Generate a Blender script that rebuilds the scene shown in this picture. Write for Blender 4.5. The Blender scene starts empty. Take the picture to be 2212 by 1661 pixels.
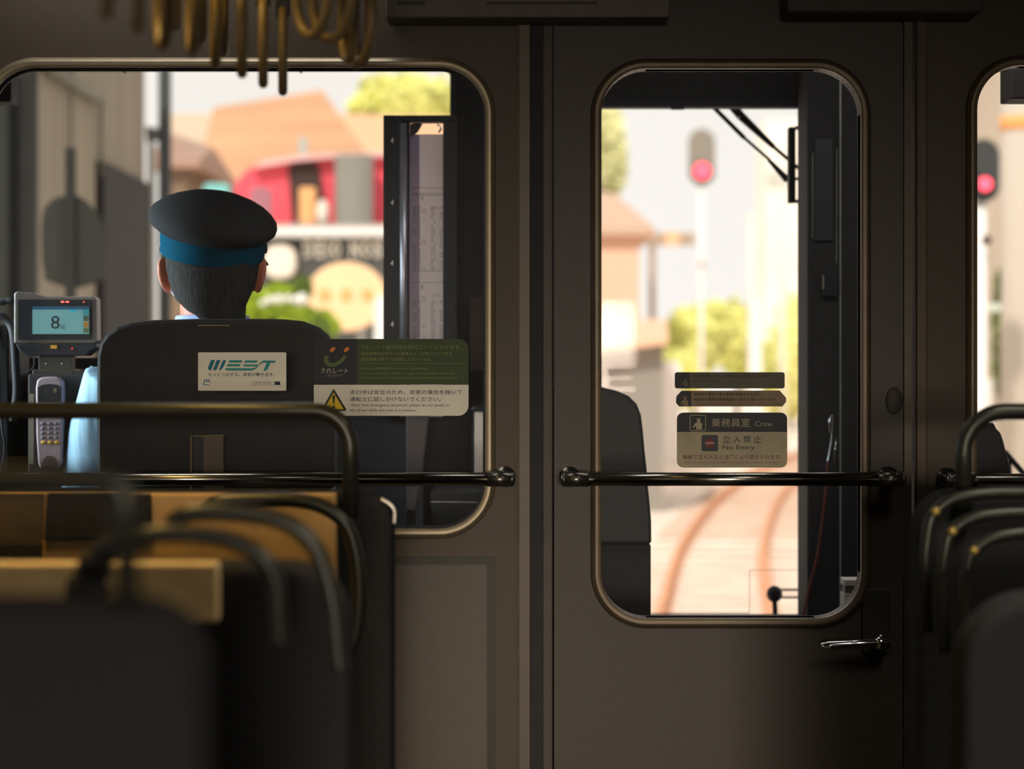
import bpy, bmesh, math, random
from mathutils import Vector, Matrix
random.seed(7)
SC = bpy.context.scene
COL = SC.collection
PI = math.pi
# ------------------------------------------------------------------ camera, world, light, exposure
F = 4960.0          # focal length in pixels of the 2212-wide frame
HC = 1.40           # lens height above the carriage floor
CX, CY = 1106.0, 780.0
cam_d = bpy.data.cameras.new('camera'); cam = bpy.data.objects.new('camera', cam_d); COL.objects.link(cam)
cam.location = (0, 0, HC); cam.rotation_euler = (PI/2, 0, 0)
cam_d.sensor_width = 36.0; cam_d.lens = F/2212*36.0
cam_d.shift_y = (CY-830.5)/2212.0
cam_d.clip_start = 0.05; cam_d.clip_end = 400
cam_d.dof.use_dof = True; cam_d.dof.focus_distance = 4.12; cam_d.dof.aperture_fstop = 3.5
SC.camera = cam
SC.view_settings.view_transform = 'Standard'; SC.view_settings.look = 'None'
SC.view_settings.exposure = 0.0; SC.view_settings.gamma = 1.0; SC.view_settings.use_curve_mapping = False
SC.cycles.use_denoising = True; SC.cycles.max_bounces = 8; SC.cycles.transparent_max_bounces = 16
SC.cycles.sample_clamp_indirect = 3.0; SC.cycles.caustics_reflective = False; SC.cycles.caustics_refractive = False

W = bpy.data.worlds.new('sky'); SC.world = W; W.use_nodes = True
nt = W.node_tree; bg = nt.nodes['Background']
tc = nt.nodes.new('ShaderNodeTexCoord'); nz = nt.nodes.new('ShaderNodeTexNoise'); nz.inputs['Scale'].default_value = 3.0
cr = nt.nodes.new('ShaderNodeValToRGB')
cr.color_ramp.elements[0].position = 0.35; cr.color_ramp.elements[0].color = (0.90, 0.88, 0.84, 1)
cr.color_ramp.elements[1].position = 0.65; cr.color_ramp.elements[1].color = (0.96, 0.95, 0.94, 1)
nt.links.new(tc.outputs['Generated'], nz.inputs['Vector']); nt.links.new(nz.outputs['Fac'], cr.inputs['Fac'])
nt.links.new(cr.outputs['Color'], bg.inputs['Color']); bg.inputs['Strength'].default_value = 1.08

def sun(strength, col, rot, angle):
    l = bpy.data.lights.new('sun', 'SUN'); l.energy = strength; l.color = col; l.angle = angle
    o = bpy.data.objects.new('sun', l); COL.objects.link(o); o.rotation_euler = rot; return o
sun(3.0, (1.0, 0.94, 0.85), (math.radians(48), 0, math.radians(-20)), math.radians(3))   # high behind the train, from the left

def area(name, loc, tgt, sx, sy, power, col, spread=180):
    l = bpy.data.lights.new(name, 'AREA'); l.shape = 'RECTANGLE'; l.size = sx; l.size_y = sy
    l.energy = power; l.color = col; l.spread = math.radians(spread)
    o = bpy.data.objects.new(name, l); COL.objects.link(o); o.location = loc
    o.rotation_euler = (Vector(tgt)-Vector(loc)).to_track_quat('-Z', 'Y').to_euler(); return o
XL, XR, YR, YF, ZC = -1.25, 2.05, -9.0, 5.40, 2.36   # carriage body: sides, rear, windscreen wall, ceiling
# added fill beam from the blank rear wall, aimed low at the partition
area('rear_fill_beam', (0.20, YR+0.08, 1.45), (-0.08, 4.0, 0.68), 1.7, 0.90, 5.2, (1.0, 0.87, 0.73), 14)
# daylight through the carriage side windows
area('side_window_daylight', (XL+0.03, 2.35, 1.22), (XL+1.4, 2.75, 1.0), 1.6, 0.75, 2.0, (1.0, 0.85, 0.68))
area('side_window_daylight', (XR-0.03, 2.35, 1.22), (XR-1.4, 2.75, 1.0), 1.6, 0.75, 1.6, (1.0, 0.86, 0.70))
# a warm ceiling lamp over the left seats
area('ceiling_lamp_and_fill', (-0.62, 2.6, ZC-0.06), (-0.62, 2.6, 0), 0.24, 0.9, 6.0, (1.0, 0.64, 0.18), 112)
area('ceiling_lamp_and_fill', (0.35, -0.2, ZC-0.05), (0.35, -0.2, 0), 1.6, 0.8, 16.0, (1.0, 0.95, 0.88), 112)  # added overhead fill, lifting the shaded seat backs
area('ceiling_lamp_and_fill', (0.85, 2.0, ZC-0.05), (0.85, 2.0, 0), 0.3, 1.0, 11.0, (1.0, 0.90, 0.78), 128)  # added aisle fill from above, brightening the lower door
# daylight through the driver's side window
area('cab_window_daylight', (XL+0.05, 4.52, 1.56), (-0.75, 4.50, 1.45), 0.42, 0.62, 4.6, (0.72, 0.90, 1.0), 75)
# added fill just behind the partition, lifting the dark cab surfaces
area('cab_fill_light', (0.35, 4.12, ZC-0.05), (0.2, 4.75, 0.6), 2.6, 0.10, 10.0, (1.0, 0.98, 0.98))

# ------------------------------------------------------------------ helpers
def P(px, py, d): return Vector(((px-CX)*d/F, d, HC-(py-CY)*d/F))
def X(px, d): return (px-CX)*d/F
def Z(py, d): return HC-(py-CY)*d/F

MATS = {}
def mat(name, col, rough=0.6, metal=0.0, var=0.10, scale=30, spec=0.3, emit=None, estr=1.0, bump=0.0, stretch=None):
    if name in MATS: return MATS[name]
    m = bpy.data.materials.new(name); m.use_nodes = True; n = m.node_tree; b = n.nodes['Principled BSDF']
    b.inputs['Roughness'].default_value = rough; b.inputs['Metallic'].default_value = metal
    b.inputs['Specular IOR Level'].default_value = spec
    t = n.nodes.new('ShaderNodeTexCoord'); z = n.nodes.new('ShaderNodeTexNoise'); z.inputs['Scale'].default_value = scale
    z.inputs['Detail'].default_value = 3
    if stretch:
        mp = n.nodes.new('ShaderNodeMapping'); mp.inputs['Scale'].default_value = stretch
        n.links.new(t.outputs['Object'], mp.inputs['Vector']); n.links.new(mp.outputs['Vector'], z.inputs['Vector'])
    else: n.links.new(t.outputs['Object'], z.inputs['Vector'])
    r = n.nodes.new('ShaderNodeValToRGB')
    r.color_ramp.elements[0].position = 0.3; r.color_ramp.elements[1].position = 0.7
    r.color_ramp.elements[0].color = tuple(c*(1-var) for c in col)+(1,)
    r.color_ramp.elements[1].color = tuple(min(1, c*(1+var)) for c in col)+(1,)
    n.links.new(z.outputs['Fac'], r.inputs['Fac']); n.links.new(r.outputs['Color'], b.inputs['Base Color'])
    if bump:
        bp = n.nodes.new('ShaderNodeBump'); bp.inputs['Strength'].default_value = bump; bp.inputs['Distance'].default_value = 0.03 if bump > .5 else 0.002
        n.links.new(z.outputs['Fac'], bp.inputs['Height']); n.links.new(bp.outputs['Normal'], b.inputs['Normal'])
    if emit:
        b.inputs['Emission Color'].default_value = tuple(emit)+(1,); b.inputs['Emission Strength'].default_value = estr
    MATS[name] = m; return m
def glass(name, tint=(1, 1, 1), gloss=0.03, rough=0.02):
    if name in MATS: return MATS[name]
    m = bpy.data.materials.new(name); m.use_nodes = True; n = m.node_tree; n.nodes.clear()
    o = n.nodes.new('ShaderNodeOutputMaterial'); a = n.nodes.new('ShaderNodeBsdfTransparent'); g = n.nodes.new('ShaderNodeBsdfGlossy')
    x = n.nodes.new('ShaderNodeMixShader'); a.inputs['Color'].default_value = tuple(tint)+(1,)
    g.inputs['Roughness'].default_value = rough; x.inputs['Fac'].default_value = gloss
    n.links.new(a.outputs[0], x.inputs[1]); n.links.new(g.outputs[0], x.inputs[2]); n.links.new(x.outputs[0], o.inputs['Surface'])
    MATS[name] = m; return m
def paper(name, col, tr):      # paper that lets some daylight through
    m = mat(name, col, .8, var=.08, scale=25); n = m.node_tree; b = n.nodes['Principled BSDF']; t = n.nodes.new('ShaderNodeBsdfTranslucent'); x = n.nodes.new('ShaderNodeMixShader')
    t.inputs['Color'].default_value = tuple(col)+(1,); x.inputs['Fac'].default_value = tr
    n.links.new(b.outputs[0], x.inputs[1]); n.links.new(t.outputs[0], x.inputs[2]); n.links.new(x.outputs[0], n.nodes['Material Output'].inputs['Surface']); return m
def film(name, col, alpha):      # a printed, partly see-through film
    m = mat(name, col, 0.5)
    n = m.node_tree; b = n.nodes['Principled BSDF']; b.inputs['Alpha'].default_value = alpha; return m

class MB:
    def __init__(s): s.v = []; s.f = []; s.marks = []
    def add(s, vs, fs):
        k = len(s.v); s.v += [tuple(v) for v in vs]; s.f += [tuple(i+k for i in f) for f in fs]; return s
    def box(s, x0, x1, y0, y1, z0, z1):
        if x0 > x1: x0, x1 = x1, x0
        if z0 > z1: z0, z1 = z1, z0
        if y0 > y1: y0, y1 = y1, y0
        return s.add([(x0,y0,z0),(x1,y0,z0),(x1,y1,z0),(x0,y1,z0),(x0,y0,z1),(x1,y0,z1),(x1,y1,z1),(x0,y1,z1)],
                     [(3,2,1,0),(4,5,6,7),(0,1,5,4),(1,2,6,5),(2,3,7,6),(3,0,4,7)])
    def pbox(s, px0, px1, py0, py1, d, depth): return s.box(X(px0,d), X(px1,d), d, d+depth, Z(py1,d), Z(py0,d))
    def tube(s, pts, r, n=12, closed=False):
        pts = [Vector(p) for p in pts]; N = len(pts); rs = r if isinstance(r, (list, tuple)) else [r]*N
        rings = []; up = None
        for i in range(N):
            if closed: t = pts[(i+1)%N]-pts[i-1]
            else: t = pts[min(i+1,N-1)]-pts[max(i-1,0)]
            t.normalize()
            if up is None:
                up = Vector((0,0,1)) if abs(t.z) < 0.9 else Vector((0,1,0))
            a = up-t*up.dot(t)
            if a.length < 1e-5: a = t.orthogonal()
            a.normalize(); up = a; b = t.cross(a)
            rings.append([pts[i]+(a*math.cos(2*PI*k/n)+b*math.sin(2*PI*k/n))*rs[i] for k in range(n)])
        vs = [v for q in rings for v in q]; fs = []
        for i in range(N if closed else N-1):
            j = (i+1)%N
            for k in range(n): fs.append((i*n+k, i*n+(k+1)%n, j*n+(k+1)%n, j*n+k))
        if not closed: fs.append(tuple(range(n))[::-1]); fs.append(tuple((N-1)*n+k for k in range(n)))
        return s.add(vs, fs)
    def prism(s, loop, y0, y1):      # loop of (x,z), extruded along y
        n = len(loop); vs = [(x,y0,z) for x,z in loop]+[(x,y1,z) for x,z in loop]
        fs = [tuple(range(n)), tuple(range(2*n-1, n-1, -1))]+[(i, i+n, (i+1)%n+n, (i+1)%n) for i in range(n)]
        return s.add(vs, fs)
    def plate(s, loops, y0, y1):     # outer loop + holes, extruded
        bm = bmesh.new(); edges = []
        for lp in loops:
            vs = [bm.verts.new((x, y0, z)) for x, z in lp]
            edges += [bm.edges.new((vs[i], vs[(i+1)%len(vs)])) for i in range(len(vs))]
        bmesh.ops.triangle_fill(bm, use_beauty=True, use_dissolve=False, edges=edges)
        bm.verts.index_update(); vs = [v.co.copy() for v in bm.verts]; fs = [tuple(v.index for v in f.verts) for f in bm.faces]
        bm.free(); n = len(vs)
        s.add(vs, fs); s.add([(v.x, y1, v.z) for v in vs], [f[::-1] for f in fs])
        for lp in loops:
            m = len(lp); s.add([(x,y0,z) for x,z in lp]+[(x,y1,z) for x,z in lp], [(i,(i+1)%m,(i+1)%m+m,i+m) for i in range(m)])
        return s
    def ell(s, c, r, nu=24, nv=16, rot=None):
        vs = []; fs = []; c = Vector(c)
        for j in range(nv+1):
            th = PI*j/nv
            for i in range(nu):
                p = Vector((r[0]*math.sin(th)*math.cos(2*PI*i/nu), r[1]*math.sin(th)*math.sin(2*PI*i/nu), r[2]*math.cos(th)))
                if rot: p = rot @ p
                vs.append(c+p)
        for j in range(nv):
            for i in range(nu): fs.append((j*nu+i, (j+1)*nu+i, (j+1)*nu+(i+1)%nu, j*nu+(i+1)%nu))
        return s.add(vs, fs)
    def rings(s, rows, n=32, cap=True):   # rows of (cx, cy, z, rx, ry[, tilt])
        vs = []; fs = []
        for r in rows:
            t = r[5] if len(r) > 5 else 0; ty = r[6] if len(r) > 6 else 0
            for i in range(n):
                a = 2*PI*i/n; dx, dy = r[3]*math.cos(a), r[4]*math.sin(a)
                vs.append((r[0]+dx, r[1]+dy, r[2]+t*dx+ty*dy))
        for j in range(len(rows)-1):
            for i in range(n): fs.append((j*n+i, j*n+(i+1)%n, (j+1)*n+(i+1)%n, (j+1)*n+i))
        if cap: fs.append(tuple(range(n))[::-1]); fs.append(tuple((len(rows)-1)*n+i for i in range(n)))
        return s.add(vs, fs)
    def build(s, name, m, parent=None, smooth=False, bevel=0.0, remesh=0.0, subd=0, **tagkw):
        if name == 'lettering' and len(s.marks) > 1:      # one part per line of writing
            cuts = sorted({0} | {a for a, _ in s.marks} | {len(s.v)}); fc = sorted({0} | {c for _, c in s.marks} | {len(s.f)})
            if len(cuts) == len(fc):
                for a, z, c, e in zip(cuts, cuts[1:], fc, fc[1:]):
                    q = MB(); q.v = s.v[a:z]; q.f = [tuple(i-a for i in f) for f in s.f[c:e]]; q.build('text_line', m, parent)
                return
        off = Vector((0,0,0)); p = parent
        while p: off += p.location; p = p.parent
        me = bpy.data.meshes.new(name); 
        o = bpy.data.objects.new(name, me); COL.objects.link(o)
        loc = Vector((0,0,0))
        if parent is None:     # origin at the base of the thing
            xs = [v[0] for v in s.v]; ys = [v[1] for v in s.v]; zs = [v[2] for v in s.v]
            loc = Vector(((min(xs)+max(xs))/2, (min(ys)+max(ys))/2, min(zs)))
            o.location = loc; off = loc
        me.from_pydata([(v[0]-off.x, v[1]-off.y, v[2]-off.z) for v in s.v], [], s.f)
        bm = bmesh.new(); bm.from_mesh(me); bmesh.ops.recalc_face_normals(bm, faces=bm.faces); bm.to_mesh(me); bm.free()
        me.materials.append(m); me.validate()
        if smooth:
            for f in me.polygons: f.use_smooth = True
        if parent: o.parent = parent
        if bevel:
            md = o.modifiers.new('bevel', 'BEVEL'); md.width = bevel; md.segments = 3; md.limit_method = 'ANGLE'; md.angle_limit = 0.7
        if remesh:
            md = o.modifiers.new('remesh', 'REMESH'); md.mode = 'VOXEL'; md.voxel_size = remesh; md.use_smooth_shade = True
            md = o.modifiers.new('smooth', 'SMOOTH'); md.iterations = 6; md.factor = 0.6
        if subd:
            md = o.modifiers.new('subd', 'SUBSURF'); md.levels = subd; md.render_levels = subd
        if tagkw: tag(o, **tagkw)
        return o

def tag(o, label=None, cat=None, group=None, kind=None):
    if label: o['label'] = label
    if cat: o['category'] = cat
    if group: o['group'] = group
    if kind: o['kind'] = kind
    return o
def thing(name, loc, label=None, cat=None, group=None, kind=None):
    o = bpy.data.objects.new(name, None); COL.objects.link(o); o.location = loc; o.empty_display_size = 0.05
    return tag(o, label, cat, group, kind)
def copy_tree(o, parent=None):
    c = o.copy(); COL.objects.link(c); c.parent = parent
    for ch in list(o.children): copy_tree(ch, c)
    return c
def rr(x0, x1, z0, z1, r, n=10):
    out = []
    rs = r if isinstance(r, (list, tuple)) else [r]*4     # bl, br, tr, tl
    for (cx, cz, a0), q in zip(((x0, z0, PI), (x1, z0, 1.5*PI), (x1, z1, 0), (x0, z1, 0.5*PI)), rs):
        sx = cx+q if cx == x0 else cx-q; sz = cz+q if cz == z0 else cz-q
        if q <= 0: out.append((cx, cz)); continue
        for i in range(n+1):
            a = a0+0.5*PI*i/n; out.append((sx+q*math.cos(a), sz+q*math.sin(a)))
    return out
def prr(px0, px1, py0, py1, rpx, d, n=10):
    q = [v*d/F for v in rpx] if isinstance(rpx, (list, tuple)) else rpx*d/F
    return rr(X(px0,d), X(px1,d), Z(py1,d), Z(py0,d), q, n)
def frame_sweep(mb, x0, x1, z0, z1, r, profile, n=14):    # profile: (outward offset, y)
    loops = [[(x, y, z) for x, z in rr(x0-o, x1+o, z0-o, z1+o, r+o, n)] for o, y in profile]
    m = len(loops[0]); vs = [v for l in loops for v in l]; k = len(loops)
    fs = []
    for j in range(k-1):
        for i in range(m): fs.append((j*m+i, j*m+(i+1)%m, (j+1)*m+(i+1)%m, (j+1)*m+i))
    return mb.add(vs, fs)
_tc = {}
def text(mb, s, px0, px1, py0, py1, d, shear=0.0, bold=0.0, thick=0.0003):
    """s set so that its ink box fills px0..px1 by py0..py1 (py1 None keeps the aspect) on the plane y = d."""
    key = (s, shear, bold)
    if key not in _tc:
        cu = bpy.data.curves.new('t', 'FONT'); cu.body = s; cu.size = 1.0; cu.shear = shear; cu.offset = bold
        cu.fill_mode = 'FRONT'; cu.resolution_u = 2
        o = bpy.data.objects.new('t', cu); COL.objects.link(o)
        dg = bpy.context.evaluated_depsgraph_get(); me = bpy.data.meshes.new_from_object(o.evaluated_get(dg))
        _tc[key] = ([v.co.copy() for v in me.vertices], [tuple(p.vertices) for p in me.polygons])
        bpy.data.objects.remove(o); bpy.data.curves.remove(cu); bpy.data.meshes.remove(me)
    vs, fs = _tc[key]
    if not vs: return mb
    ax, bx = min(v.x for v in vs), max(v.x for v in vs); ay, by = min(v.y for v in vs), max(v.y for v in vs)
    mb.marks.append((len(mb.v), len(mb.f)))
    wx0, wx1 = X(px0, d), X(px1, d); wz0 = Z(py1, d); wz1 = Z(py0, d)
    mb.add([(wx0+(v.x-ax)/(bx-ax)*(wx1-wx0), d-thick, wz0+(v.y-ay)/(by-ay)*(wz1-wz0)) for v in vs], fs)
    return mb
def smooth_path(pts, n=6):      # Catmull-Rom
    pts = [Vector(p) for p in pts]; out = []
    for i in range(len(pts)-1):
        a, b, c, d = pts[max(i-1,0)], pts[i], pts[i+1], pts[min(i+2, len(pts)-1)]
        for k in range(n):
            t = k/n
            out.append(0.5*((2*b)+(c-a)*t+(2*a-5*b+4*c-d)*t*t+(3*b-a-3*c+d)*t**3))
    out.append(pts[-1]); return out

# ------------------------------------------------------------------ materials
M_wall = mat('wall_laminate', (0.085, 0.064, 0.042), 0.55, var=0.04, scale=60)
M_panel = mat('panel_laminate', (0.100, 0.083, 0.064), 0.5, var=0.04, scale=60)
M_door = mat('door_paint', (0.062, 0.048, 0.034), 0.5, var=0.04, scale=60)
M_trim = mat('trim_metal', (0.085, 0.069, 0.050), 0.45, 0.2, var=0.05)
M_dark = mat('black_rubber', (0.028, 0.028, 0.030), 0.7, var=0.1)
M_cab = mat('cab_dark', (0.022, 0.021, 0.021), 0.75, var=0.1)
M_seat = mat('seat_fabric', (0.028, 0.028, 0.028), 0.95, var=0.25, scale=300, spec=0.05, bump=0.3)
M_shell = mat('seat_shell', (0.032, 0.032, 0.031), 0.7, spec=0.15)
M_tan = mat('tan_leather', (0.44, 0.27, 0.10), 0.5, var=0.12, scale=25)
M_steel = mat('brushed_steel', (0.52, 0.48, 0.40), 0.30, 1.0, var=0.05)
M_frame = mat('window_frame_steel', (0.26, 0.21, 0.135), 0.40, 0.45, var=0.05)
M_rail = mat('handrail_steel', (0.33, 0.31, 0.26), 0.20, 1.0, var=0.03)
M_hoop = mat('hoop_metal', (0.035, 0.035, 0.026), 0.30, 0.4, var=0.05)
M_chrome = mat('chrome', (0.75, 0.73, 0.70), 0.14, 1.0, var=0.02)
M_black = mat('black_plastic', (0.022, 0.022, 0.024), 0.5, spec=0.2)
M_uniform = mat('uniform_black', (0.030, 0.030, 0.031), 0.95, spec=0.03, scale=200)
M_ring = mat('strap_ring_plastic', (0.20, 0.145, 0.065), 0.38, var=0.05)
M_belt = mat('strap_webbing', (0.16, 0.12, 0.07), 0.85)
M_floor = mat('floor_vinyl', (0.06, 0.055, 0.05), 0.5)
M_ceil = mat('ceiling_panel', (0.16, 0.14, 0.12), 0.8)
G_clear = glass('clear_glass', (0.99, 0.985, 0.975), 0.003, 0.5)
G_wind = glass('windscreen_glass', (0.99, 0.98, 0.97), 0.004)

DP = 4.00    # partition between saloon and cab
# ------------------------------------------------------------------ carriage body
def struct(mb, name, m, parent=None, **k):
    o = mb.build(name, m, parent, **k)
    if parent is None: tag(o, kind='structure')
    return o
struct(MB().box(XL-.06, XR+.06, YR, YF+.12, -0.08, 0), 'floor', M_floor)
struct(MB().box(XL-.06, XR+.06, YR, YF+.12, ZC, ZC+.08), 'ceiling', M_ceil)
struct(MB().box(XL-.06, XR+.06, YR-.06, YR, 0, ZC), 'wall_rear', M_wall)
def side_plate(x0, x1, holes):
    lp = [[(YR, 0), (YF+.12, 0), (YF+.12, ZC), (YR, ZC)]]+holes
    mb = MB().plate(lp, x0, x1); mb.v = [(v[1], v[0], v[2]) for v in mb.v]; return mb
lwin = rr(4.25, 4.85, 1.15, 1.90, 0.06)
struct(side_plate(XL-.06, XL, [lwin, rr(1.5, 3.2, .85, 1.6, .1)]), 'wall_left', M_wall)
struct(side_plate(XR, XR+.06, [rr(1.5, 3.2, .85, 1.6, .1)]), 'wall_right', M_wall)
def side_pane(x, y0, y1, z0, z1, n):
    o = struct(MB().box(x-.003, x+.003, y0, y1, z0, z1), n, glass('frosted_blind', (.10,.09,.08), .02) if y0 < 3 else G_clear); return o
side_pane(XL-.03, 1.5, 3.2, .85, 1.6, 'window_4'); side_pane(XR+.03, 1.5, 3.2, .85, 1.6, 'window_5'); side_pane(XL-.03, 4.25, 4.85, 1.15, 1.90, 'window_6')

# partition wall with left window, doorway, right window
LW = (X(-22,DP), X(1048,DP), Z(1141,DP), Z(147,DP)); LR = 100*DP/F
DW = (X(1298,DP), X(1858,DP), Z(1334,DP), Z(150,DP)); DR = 98*DP/F
RW = (X(2108,DP), XR-.12, Z(1120,DP), Z(143,DP)); RR_ = 95*DP/F
dx0, dx1 = X(1165,DP), X(1975,DP); dz1 = ZC-.24
outer = [(XL, 0), (dx0, 0), (dx0, dz1), (dx1, dz1), (dx1, 0), (XR, 0), (XR, ZC), (XL, ZC)]
struct(MB().plate([outer, rr(*LW, LR), rr(*RW, RR_)], DP, DP+.035), 'wall_partition', M_wall)
# trims
def trimbox(n, px0, px1, y0, y1, z0, z1, m): return struct(MB().box(X(px0,DP), X(px1,DP), y0, y1, z0, z1), n, m, bevel=.002)
trimbox('trim_1', 1119, 1146, DP-.012, DP, 0, ZC-.05, M_trim)
trimbox('trim_2', 1172, 1194, DP-.004, DP+.03, 0, dz1, mat('door_jamb', (.060,.045,.031), .5))
trimbox('trim_3', 1978, 2001, DP-.010, DP, 0, ZC-.05, mat('trim_brown', (.085,.060,.038), .5, .2))
struct(MB().box(X(1146,DP), X(1172,DP), DP-.002, DP+.012, 0, ZC-.05), 'trim_4', M_dark)
trimbox('trim_8', 1117.5, 1119.5, DP-.0135, DP, 0, ZC-.05, mat('trim_edge_highlight', (.30,.23,.14), .35, .4))  # lighter strip paints the highlight along the trim edge
# recessed lower panel with its moulding
mo = MB().plate([[(XL+.05, .12), (X(1070,DP), .12), (X(1070,DP), Z(1203,DP)), (XL+.05, Z(1203,DP))],
                 [(XL+.065, .135), (X(1053,DP), .135), (X(1053,DP), Z(1218,DP)), (XL+.065, Z(1218,DP))]], DP-.007, DP)
struct(mo, 'trim_5', mat('moulding_dark', (.034,.031,.022), .5, .1), bevel=.002)
struct(MB().box(XL+.065, X(1052,DP), DP-.0015, DP+.001, .135, Z(1219,DP)), 'trim_6', M_panel)

# window profile: from the glass edge outwards, bulging into the saloon
PROF = [[(0, .030), (0, -.0125)], [(0, -.0125), (.0055, -.0145), (.0100, -.0140)], [(.0100, -.0140), (.0150, -.0105), (.0180, -.004), (.0185, .002)]]
def winframe(name, R4, r, m, parent=None, y=DP):
    mb = MB()
    for st in PROF: frame_sweep(mb, *R4, r, [(o, y+q) for o, q in st], 18)
    return mb.build(name, m, parent, smooth=True)
w1 = thing('window_1', (LW[0], DP, LW[2]), kind='structure'); winframe('window_frame', LW, LR, M_frame, w1)
MB().prism(rr(LW[0]-.004, LW[1]+.004, LW[2]-.004, LW[3]+.004, LR), DP+.014, DP+.018).build('pane', G_clear, w1)
frame_sweep(MB(), *LW, LR, [(0, DP+.008), (-.004, DP+.010), (-.004, DP+.014), (0, DP+.016)], 18).build('rubber_seal', M_dark, w1)
w2 = thing('window_2', (RW[0], DP, RW[2]), kind='structure'); winframe('window_frame', RW, RR_, mat('frame_brown', (.14,.105,.065), .4, .4), w2)
MB().prism(rr(RW[0]-.004, RW[1]+.004, RW[2]-.004, RW[3]+.004, RR_), DP+.014, DP+.018).build('pane', G_clear, w2)
# crew door
d1 = thing('door_1', (X(1577,DP), DP, 0), kind='structure')
MB().plate([[(X(1197,DP), .03), (X(1950,DP), .03), (X(1950,DP), dz1-.01), (X(1197,DP), dz1-.01)], rr(*DW, DR)], DP-.002, DP+.032).build('door_leaf', M_door, d1, bevel=.002)
winframe('window_frame', DW, DR, mat('door_frame_steel', (.125,.095,.060), .42, .35), d1, DP-.002)
MB().prism(rr(DW[0]-.004, DW[1]+.004, DW[2]-.004, DW[3]+.004, DR), DP+.012, DP+.016).build('pane', G_clear, d1)
MB().box(X(1952,DP), X(1968,DP), DP-.006, DP+.03, 0, dz1).build('hinge_strip', mat('hinge_strip', (.070,.056,.038), .45, .3), d1)
es = MB().prism(prr(1861, 1920, 1270, 1412, 14, DP), DP-.010, DP-.002).build('escutcheon', mat('escutcheon', (.055,.052,.04), .45, .3), d1, bevel=.002)
hd = MB(); yk = DP-.05
hd.tube([(X(1897,DP), DP-.01, Z(1380,DP)), (X(1897,DP), yk-.004, Z(1380,DP))], [.0125, .0125], 20)
hd.ell((X(1892,DP), yk, Z(1381,DP)), (.014, .012, .0125))
hd.tube(smooth_path([(X(1893,DP), yk, Z(1382,DP)), (X(1850,DP), yk-.003, Z(1383,DP)), (X(1800,DP), yk-.002, Z(1385,DP)), (X(1764,DP), yk, Z(1387,DP))]), [.0085]*8+[.0078]*8+[.006]*3, 16)
hd.build('door_handle', M_chrome, d1, smooth=True)
MB().ell((X(1931,DP), DP-.003, Z(866,DP)), (.015, .004, .024)).build('keyhole_cover', mat('keyhole_cover', (.055,.045,.034), .6, .1), d1, smooth=True)

# ------------------------------------------------------------------ handrails in front of the windows
YRAIL = 3.91
def handrail(x0, x1, z, label, brackets):
    t = thing('handrail', ((x0+x1)/2, YRAIL, z), label, 'handrail', None)
    MB().tube([(x0, YRAIL, z), (x1, YRAIL, z)], .0115, 24).build('rail', M_rail, t, smooth=True)
    for bx, s in brackets:
        b = MB().tube([(bx-.012*s, YRAIL, z), (bx+.030*s, YRAIL, z)], .0128, 20)
        b.tube([(bx+.018*s, YRAIL, z), (bx+.018*s, DP-.014, z)], .0115, 16)
        b.tube([(bx+.018*s, DP-.014, z), (bx+.018*s, DP-.004, z)], .018, 20)
        b.ell((bx+.030*s, YRAIL, z), (.006, .013, .013))
        b.build('bracket', mat('bracket_steel', (.16,.15,.125), .28, .9), t, smooth=True)
    return t
zr = Z(1035, YRAIL)
handrail(XL+.08, X(1060,YRAIL), zr, 'polished steel handrail crossing the large driver window', [(X(1068,YRAIL), 1), (XL+.06, -1)])
handrail(X(1262,YRAIL), X(1906,YRAIL), zr, 'dark steel handrail fixed across the crew door window', [(X(1256,YRAIL), -1), (X(1912,YRAIL), 1)])
handrail(X(2092,YRAIL), XR-.07, zr-.002, 'steel handrail across the narrow window beyond the door', [(X(2088,YRAIL), -1), (XR-.055, 1)])

# poster / display box above the partition
t = thing('display_box', (X(1140,3.9), 3.95, Z(37,3.9)), 'dim brown information panel above the partition, between window and door', 'panel')
MB().prism(prr(833, 1447, -120, 38, 6, 3.9), 3.9, 3.998).build('case', mat('display_case', (.13,.105,.08), .5), t, bevel=.003)
for a, z, c, e in ((858,918,2,10),(1050,1290,4,9)): MB().pbox(a, z, c, e, 3.899, .002).build('printed_line', mat('faint_print', (.05,.045,.04), .6), t)
MB().box(X(1700,3.9), X(2120,3.9), 3.88, 3.998, Z(30,3.9), ZC-.002).build('light_cove', mat('cove', (.075,.065,.05), .6), None, bevel=.006,
    label='dark ceiling cove panel over the top of the crew door', cat='panel')
# inspection studs / cap strip above door
MB().box(X(1205,DP), X(1940,DP), DP-.004, DP+.03, dz1-.008, dz1+.001).build('trim_7', M_dark, None); bpy.data.objects['trim_7']['kind'] = 'structure'

# ------------------------------------------------------------------ stickers on the partition glass
DS = DP+.0138   # face of the glass towards the saloon
S_white = mat('sticker_white', (.88,.83,.68), .7, var=.04, spec=.1); S_ink = mat('ink_dark', (.035,.05,.055), .7)
def sticker(name, label, px0, px1, py0, py1, rpx, m):
    t = thing(name, (X((px0+px1)/2,DS), DS, Z(py1,DS)), label, 'sticker')
    MB().prism(prr(px0, px1, py0, py1, rpx, DS, 5), DS-.0006, DS).build('backing', m, t); return t
DSt = DS-.0009
def ppoly(mb, pts, d, th=.0002): return mb.prism([(X(x,d), Z(y,d)) for x, y in pts], d-th, d)
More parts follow.
